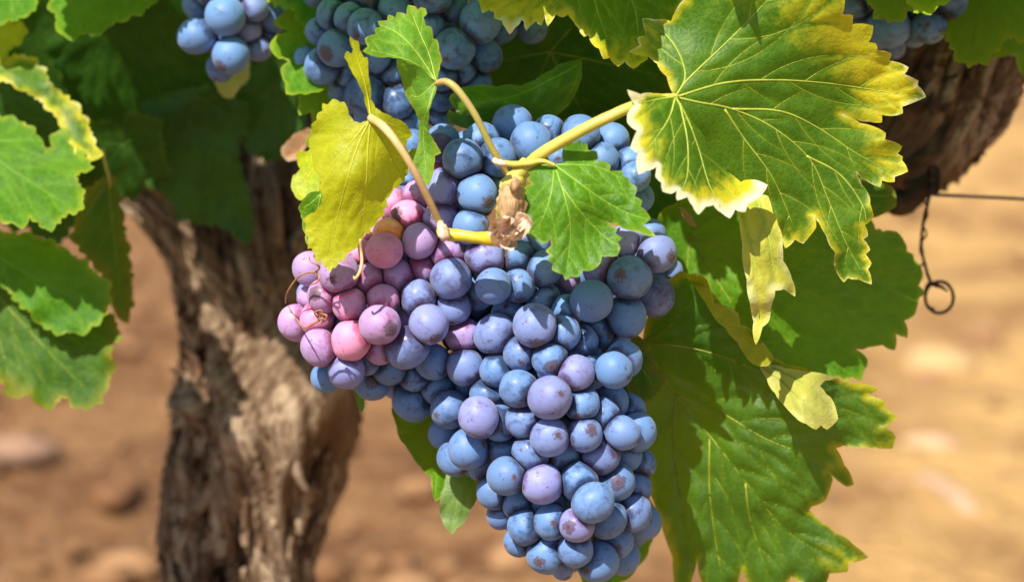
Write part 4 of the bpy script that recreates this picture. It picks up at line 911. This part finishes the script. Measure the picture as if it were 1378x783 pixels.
L('bright green leaf hanging from the top edge above the large dark leaf', 'side', [(66,-50),(72,0),(79,38),(94,53),(115,44),(132,48),(150,33),(175,22),(192,14),(208,0),(220,-50),(140,-80)], (140,-60), 62, gy=-.3)
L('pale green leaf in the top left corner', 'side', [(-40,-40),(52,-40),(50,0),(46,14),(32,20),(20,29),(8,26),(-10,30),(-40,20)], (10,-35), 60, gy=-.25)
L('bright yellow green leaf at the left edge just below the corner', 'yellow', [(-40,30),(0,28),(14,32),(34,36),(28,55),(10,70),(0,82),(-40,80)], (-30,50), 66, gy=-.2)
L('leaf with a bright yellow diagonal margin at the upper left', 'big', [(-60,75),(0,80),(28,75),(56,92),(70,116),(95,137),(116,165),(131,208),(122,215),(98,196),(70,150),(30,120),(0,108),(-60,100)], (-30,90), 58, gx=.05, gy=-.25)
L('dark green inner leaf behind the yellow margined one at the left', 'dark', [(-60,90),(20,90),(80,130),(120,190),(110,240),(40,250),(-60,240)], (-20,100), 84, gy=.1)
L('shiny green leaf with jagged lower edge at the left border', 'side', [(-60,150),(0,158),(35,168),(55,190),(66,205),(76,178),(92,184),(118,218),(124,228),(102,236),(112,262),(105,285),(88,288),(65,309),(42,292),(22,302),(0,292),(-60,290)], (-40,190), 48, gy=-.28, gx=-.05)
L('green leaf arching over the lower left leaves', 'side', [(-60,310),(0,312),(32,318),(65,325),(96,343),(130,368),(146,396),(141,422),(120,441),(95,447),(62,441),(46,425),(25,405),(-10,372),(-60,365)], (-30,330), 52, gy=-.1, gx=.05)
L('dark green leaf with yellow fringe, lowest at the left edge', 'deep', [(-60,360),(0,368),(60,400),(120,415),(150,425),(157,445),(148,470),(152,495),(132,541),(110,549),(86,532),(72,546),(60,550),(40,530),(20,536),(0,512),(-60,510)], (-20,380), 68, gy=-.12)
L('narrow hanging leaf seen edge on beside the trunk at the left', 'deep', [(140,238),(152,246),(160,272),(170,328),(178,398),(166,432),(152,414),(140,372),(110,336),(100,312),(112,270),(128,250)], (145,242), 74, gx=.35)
L('pale green leaf with lobes left of the upper bunch', 'side', [(400,-10),(428,-5),(434,55),(428,90),(444,108),(432,122),(404,126),(388,122),(382,100),(388,82),(370,76),(367,62),(372,48),(396,46),(374,36),(370,28),(384,16)], (425,10), 66, gy=-.3, teeth=(18, 3))
L('small green leaf under the left end of the upper bunch', 'side', [(452,112),(440,104),(420,112),(408,124),(400,144),(403,152),(418,150),(420,170),(416,196),(428,205),(445,180),(462,150)], (450,115), 56, gy=-.15, teeth=(16, 3))
L('yellowish lobed leaf peeking out left of the backlit leaf', 'yellow', [(436,196),(420,203),(402,206),(400,216),(408,226),(394,238),(393,250),(398,264),(414,268),(428,258),(440,230)], (436,205), 30, gy=-.2, teeth=(14, 2))
L('small curled green leaf edge behind the backlit leaf', 'bright', [(432,258),(420,262),(408,268),(404,282),(407,296),(410,310),(416,330),(424,300),(436,280)], (432,262), -20, gx=-.1, teeth=(14, 2))
L('tiny pale leaf tip below the small top left bunch', 'pale', [(334,78),(320,82),(296,98),(291,108),(293,124),(304,126),(311,134),(322,118),(334,104)], (332,82), 92, gy=-.3, teeth=(14, 2), res=4)
L('withered orange brown leaf scrap between dark leaves left of the backlit leaf', 'dry', [(378,205),(385,192),(402,180),(418,172),(420,186),(408,202),(400,214),(386,216)], (418,175), 88, gy=-.2, teeth=(14, 2), res=4)
V, F = px_tube([(138,200,112,3),(142,222,110,2.6),(147,240,110,2.4),(148,252,114,2.2)], 8, 8)
tag(mesh_obj('leaf_stalk', V, F, M_STALKG, origin=P(138, 200, 112)), 'short bent greenish leaf stalk among the left leaves', 'stalk')
for i, (x, y, s, r_, d) in enumerate([(165,195,75,80,96),(40,40,120,60,120),(230,-20,140,100,128),(380,10,110,100,140),(60,240,90,80,112),(330,-30,150,80,150)]):  # first entry is an added dark leaf, standing for shade over the arm
    gleaf(['small dark leaf added to stand for shade over the lit vine arm', 'dark leaf in deep shade behind the left corner leaves', 'dark leaf deep behind the small top left bunch', 'blackish green leaf between the two left bunches',
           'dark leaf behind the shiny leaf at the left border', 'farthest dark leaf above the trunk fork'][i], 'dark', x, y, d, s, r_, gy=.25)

# right top corner
L('green leaf with lobed edge in the top right corner', 'side', [(1440,-20),(1335,-20),(1326,10),(1330,35),(1316,56),(1300,80),(1308,85),(1318,78),(1328,80),(1345,76),(1362,70),(1372,88),(1385,110),(1440,100)], (1400,-10), 90, gy=-.05, teeth=(24, 3))
L('small curled yellow green leaf edge at the top right', 'yellow', [(1345,-15),(1330,-2),(1318,12),(1312,23),(1322,20),(1334,12),(1344,0)], (1343,-10), 84, teeth=(30, 1))
L('dark shaded leaf behind the corner leaf at the top right', 'dark', [(1235,-10),(1300,-10),(1340,20),(1345,60),(1330,90),(1322,108),(1308,96),(1298,108),(1290,80),(1262,70),(1240,40)], (1290,-5), 135, gy=.05)
L('small yellow green leaf between the large leaf and the vine arm', 'deep', [(1150,240),(1185,246),(1205,252),(1212,262),(1204,275),(1188,288),(1175,292),(1155,285)], (1155,262), 30, gy=-.1, teeth=(30, 1.5))
build_leaf('shrivelled brown leaf scrap in the dark gap right of the bunch', 'dry', (925, 285, 36), [dict(outline=[(914,278),(924,284),(934,298),(938,306),(928,302),(918,290)], zf=plane(925, 290, 30), veins=[])], res=3)

# unseen leaves added above the frame to shade the upper bunches and wood
for i, (x, y, s, r_, d, gy) in enumerate([
  (420,-150,150,100,40,-.5),(560,-190,150,80,0,-.5),(660,-210,150,100,20,-.6),(1180,-190,170,70,20,-.6),(1270,-150,170,100,20,-.5),
  (1360,-160,160,80,60,-.5),(820,-200,170,90,0,-.5),(980,-230,170,90,10,-.5),(110,-190,150,90,60,-.4),(1200,-120,150,90,60,-.5),(1290,-200,170,90,-20,-.5),(1100,-120,150,100,80,-.5),(450,-60,120,100,90,-.4),(1330,-60,150,100,90,-.4)]):
    gleaf('unseen green leaf added above the picture edge to cast shade', 'side', x, y, d, s, r_, gy=gy, res=10, group='added shading leaves above the frame')

# ------------------------------------------------------------------ cane, joint, tendrils
cane = empty('vine_cane', P(690, 262, -46)); tag(cane, 'yellow cane with a swollen brown joint and pruned stub in front of the bunch', 'cane')
V, F = px_tube([(708,214,-50,5),(700,232,-50,11),(692,248,-48,16),(686,262,-42,15),(682,285,-34,14),(680,315,-20,12),(690,350,10,8)], 8, 16, .25)
mesh_obj('internode', V, F, M_STALK, cane, cane.location)
V, F = px_tube([(668,322,-56,9.5),(658,321,-57,9.5),(640,320,-58,7.5),(620,317,-57,7.5),(605,316,-55,8.5),(596,313,-53,8),(591,308,-52,5)], 8, 18, .08)
mesh_obj('internode', V, F, M_CANE, cane, cane.location)
V, F = px_tube([(592,300,-58,4),(595,308,-62,6),(598,316,-62,7),(597,322,-59,4)], 6, 12, .5)
mesh_obj('bud', V, F, M_HUSK, cane, cane.location)
# woody ridged knuckle
rings = []
for i in range(34):
    t = i / 33; rings.append((690 - 4 * t, 250 + 46 * t, -62 + 2 * t, (13 + 4 * math.sin(t * 3.1)) * (1.0)))
V, F = px_tube(rings, 2, 22, .13); mesh_obj('woody_joint', V, F, M_WOODY, cane, cane.location)
V, F = px_tube([(692,240,-66,3),(693,246,-68,6.5),(692,253,-68,6.5),(690,259,-66,3)], 6, 12, .3); mesh_obj('bud', V, F, M_WOODY, cane, cane.location)
V, F = px_tube([(664,214,-52,2.5),(668,218,-56,4),(677,220,-58,4),(680,224,-56,2.5)], 6, 10, .8); mesh_obj('bud', V, F, M_HUSK, cane, cane.location)
# papery husk scales on the cut end
gs = []
hr = random.Random(4)
for (cx, cy, rx, ry, d, tl) in [(690,304,20,13,-70,-.45),(674,320,14,13,-68,.5),(704,297,11,13,-72,-.9),(684,328,11,9,-72,.2),(666,306,8,13,-64,.5),(698,314,15,8,-74,-.5),(680,298,12,7,-74,-.2)]:
    N = 16; V = []; F = []
    for j in range(7):
        for i in range(N):
            a = 2 * math.pi * i / N; r = j / 6
            k_ = 1 + .25 * noise.noise(Vector((math.cos(a) * 1.5, math.sin(a) * 1.5, cx)))
            x = rx * r * k_ * math.cos(a); y = ry * r * k_ * math.sin(a)
            z = d - 7 * r * r * (0.35 + .75 * math.sin(a * 2 + cx)) + 4 * (1 - r) + 2 * noise.noise(Vector((x / 5, y / 5, cx)))
            V.append(tuple(P(cx + x * math.cos(tl) - y * math.sin(tl), cy + x * math.sin(tl) + y * math.cos(tl), z)))
    for j in range(6):
        for i in range(N):
            a = j * N + i; b = j * N + (i + 1) % N; F.append((a, b, b + N, a + N))
    gs.append((V, F))
gs.append(px_tube([(668,312,-54,7),(680,312,-56,10),(692,308,-58,9),(702,302,-60,5)], 6, 16, .2))
V, F = join(gs); mesh_obj('husk', V, F, M_HUSK, cane, cane.location)
V, F = px_tube([(684,330,-68,2.5),(682,338,-68,1.8),(680,345,-66,1)], 4, 8); mesh_obj('husk_shred', V, F, M_HUSK, cane, cane.location)

V, F = px_tube([(384,408,-10,.9),(385,398,-18,1.1),(391,386,-24,1.2),(402,372,-30,1.3),(414,367,-34,1.3),(424,366,-38,1.5),(430,360,-42,1.3),(426,356,-46,1.1),(418,352,-44,.9),(416,346,-40,.8)], 8, 8)
V2, F2 = px_tube([(424,366,-38,1.2),(430,372,-42,1.2),(426,380,-42,1.1),(416,384,-38,.8)], 8, 8)
V, F = join([(V, F), (V2, F2)])
tag(mesh_obj('tendril', V, F, M_TENDRIL, origin=P(424, 366, -38)), 'thin curly brown tendril at the left edge of the bunch under the leaf tip', 'tendril')
V, F = px_tube([(485,322,-52,1.8),(486,338,-50,1.8),(487,352,-52,2.0),(484,366,-54,2.2),(478,375,-54,1.8),(476,372,-52,1.2)], 8, 8)
tag(mesh_obj('tendril', V, F, M_STALKP, origin=P(485, 330, -50)), 'short straw coloured hooked tendril below the backlit leaf', 'tendril')
gs = [px_tube([(388,412,-14,.7),(396,424,-30,.9),(404,437,-42,1.1),(412,440,-44,1.5),(424,434,-46,1.6),(432,430,-48,1.4)], 8, 8)]
for k_ in range(4):
    gs.append(px_tube([(430,430,-46,1.2),(428 + 5 * math.cos(k_ * 1.6), 424 + 5 * math.sin(k_ * 1.9), -50, 1),(436 + 4 * math.cos(k_ * 2), 424 + 6 * math.sin(k_ * 2.2), -52, 1),(438 - 2 * k_, 433 + k_, -49, .8)], 6, 6))
V, F = join(gs)
tag(mesh_obj('tendril', V, F, M_TENDRIL, origin=P(404, 437, -42)), 'knotted dry tendril end lying on the leftmost pink grapes', 'tendril')
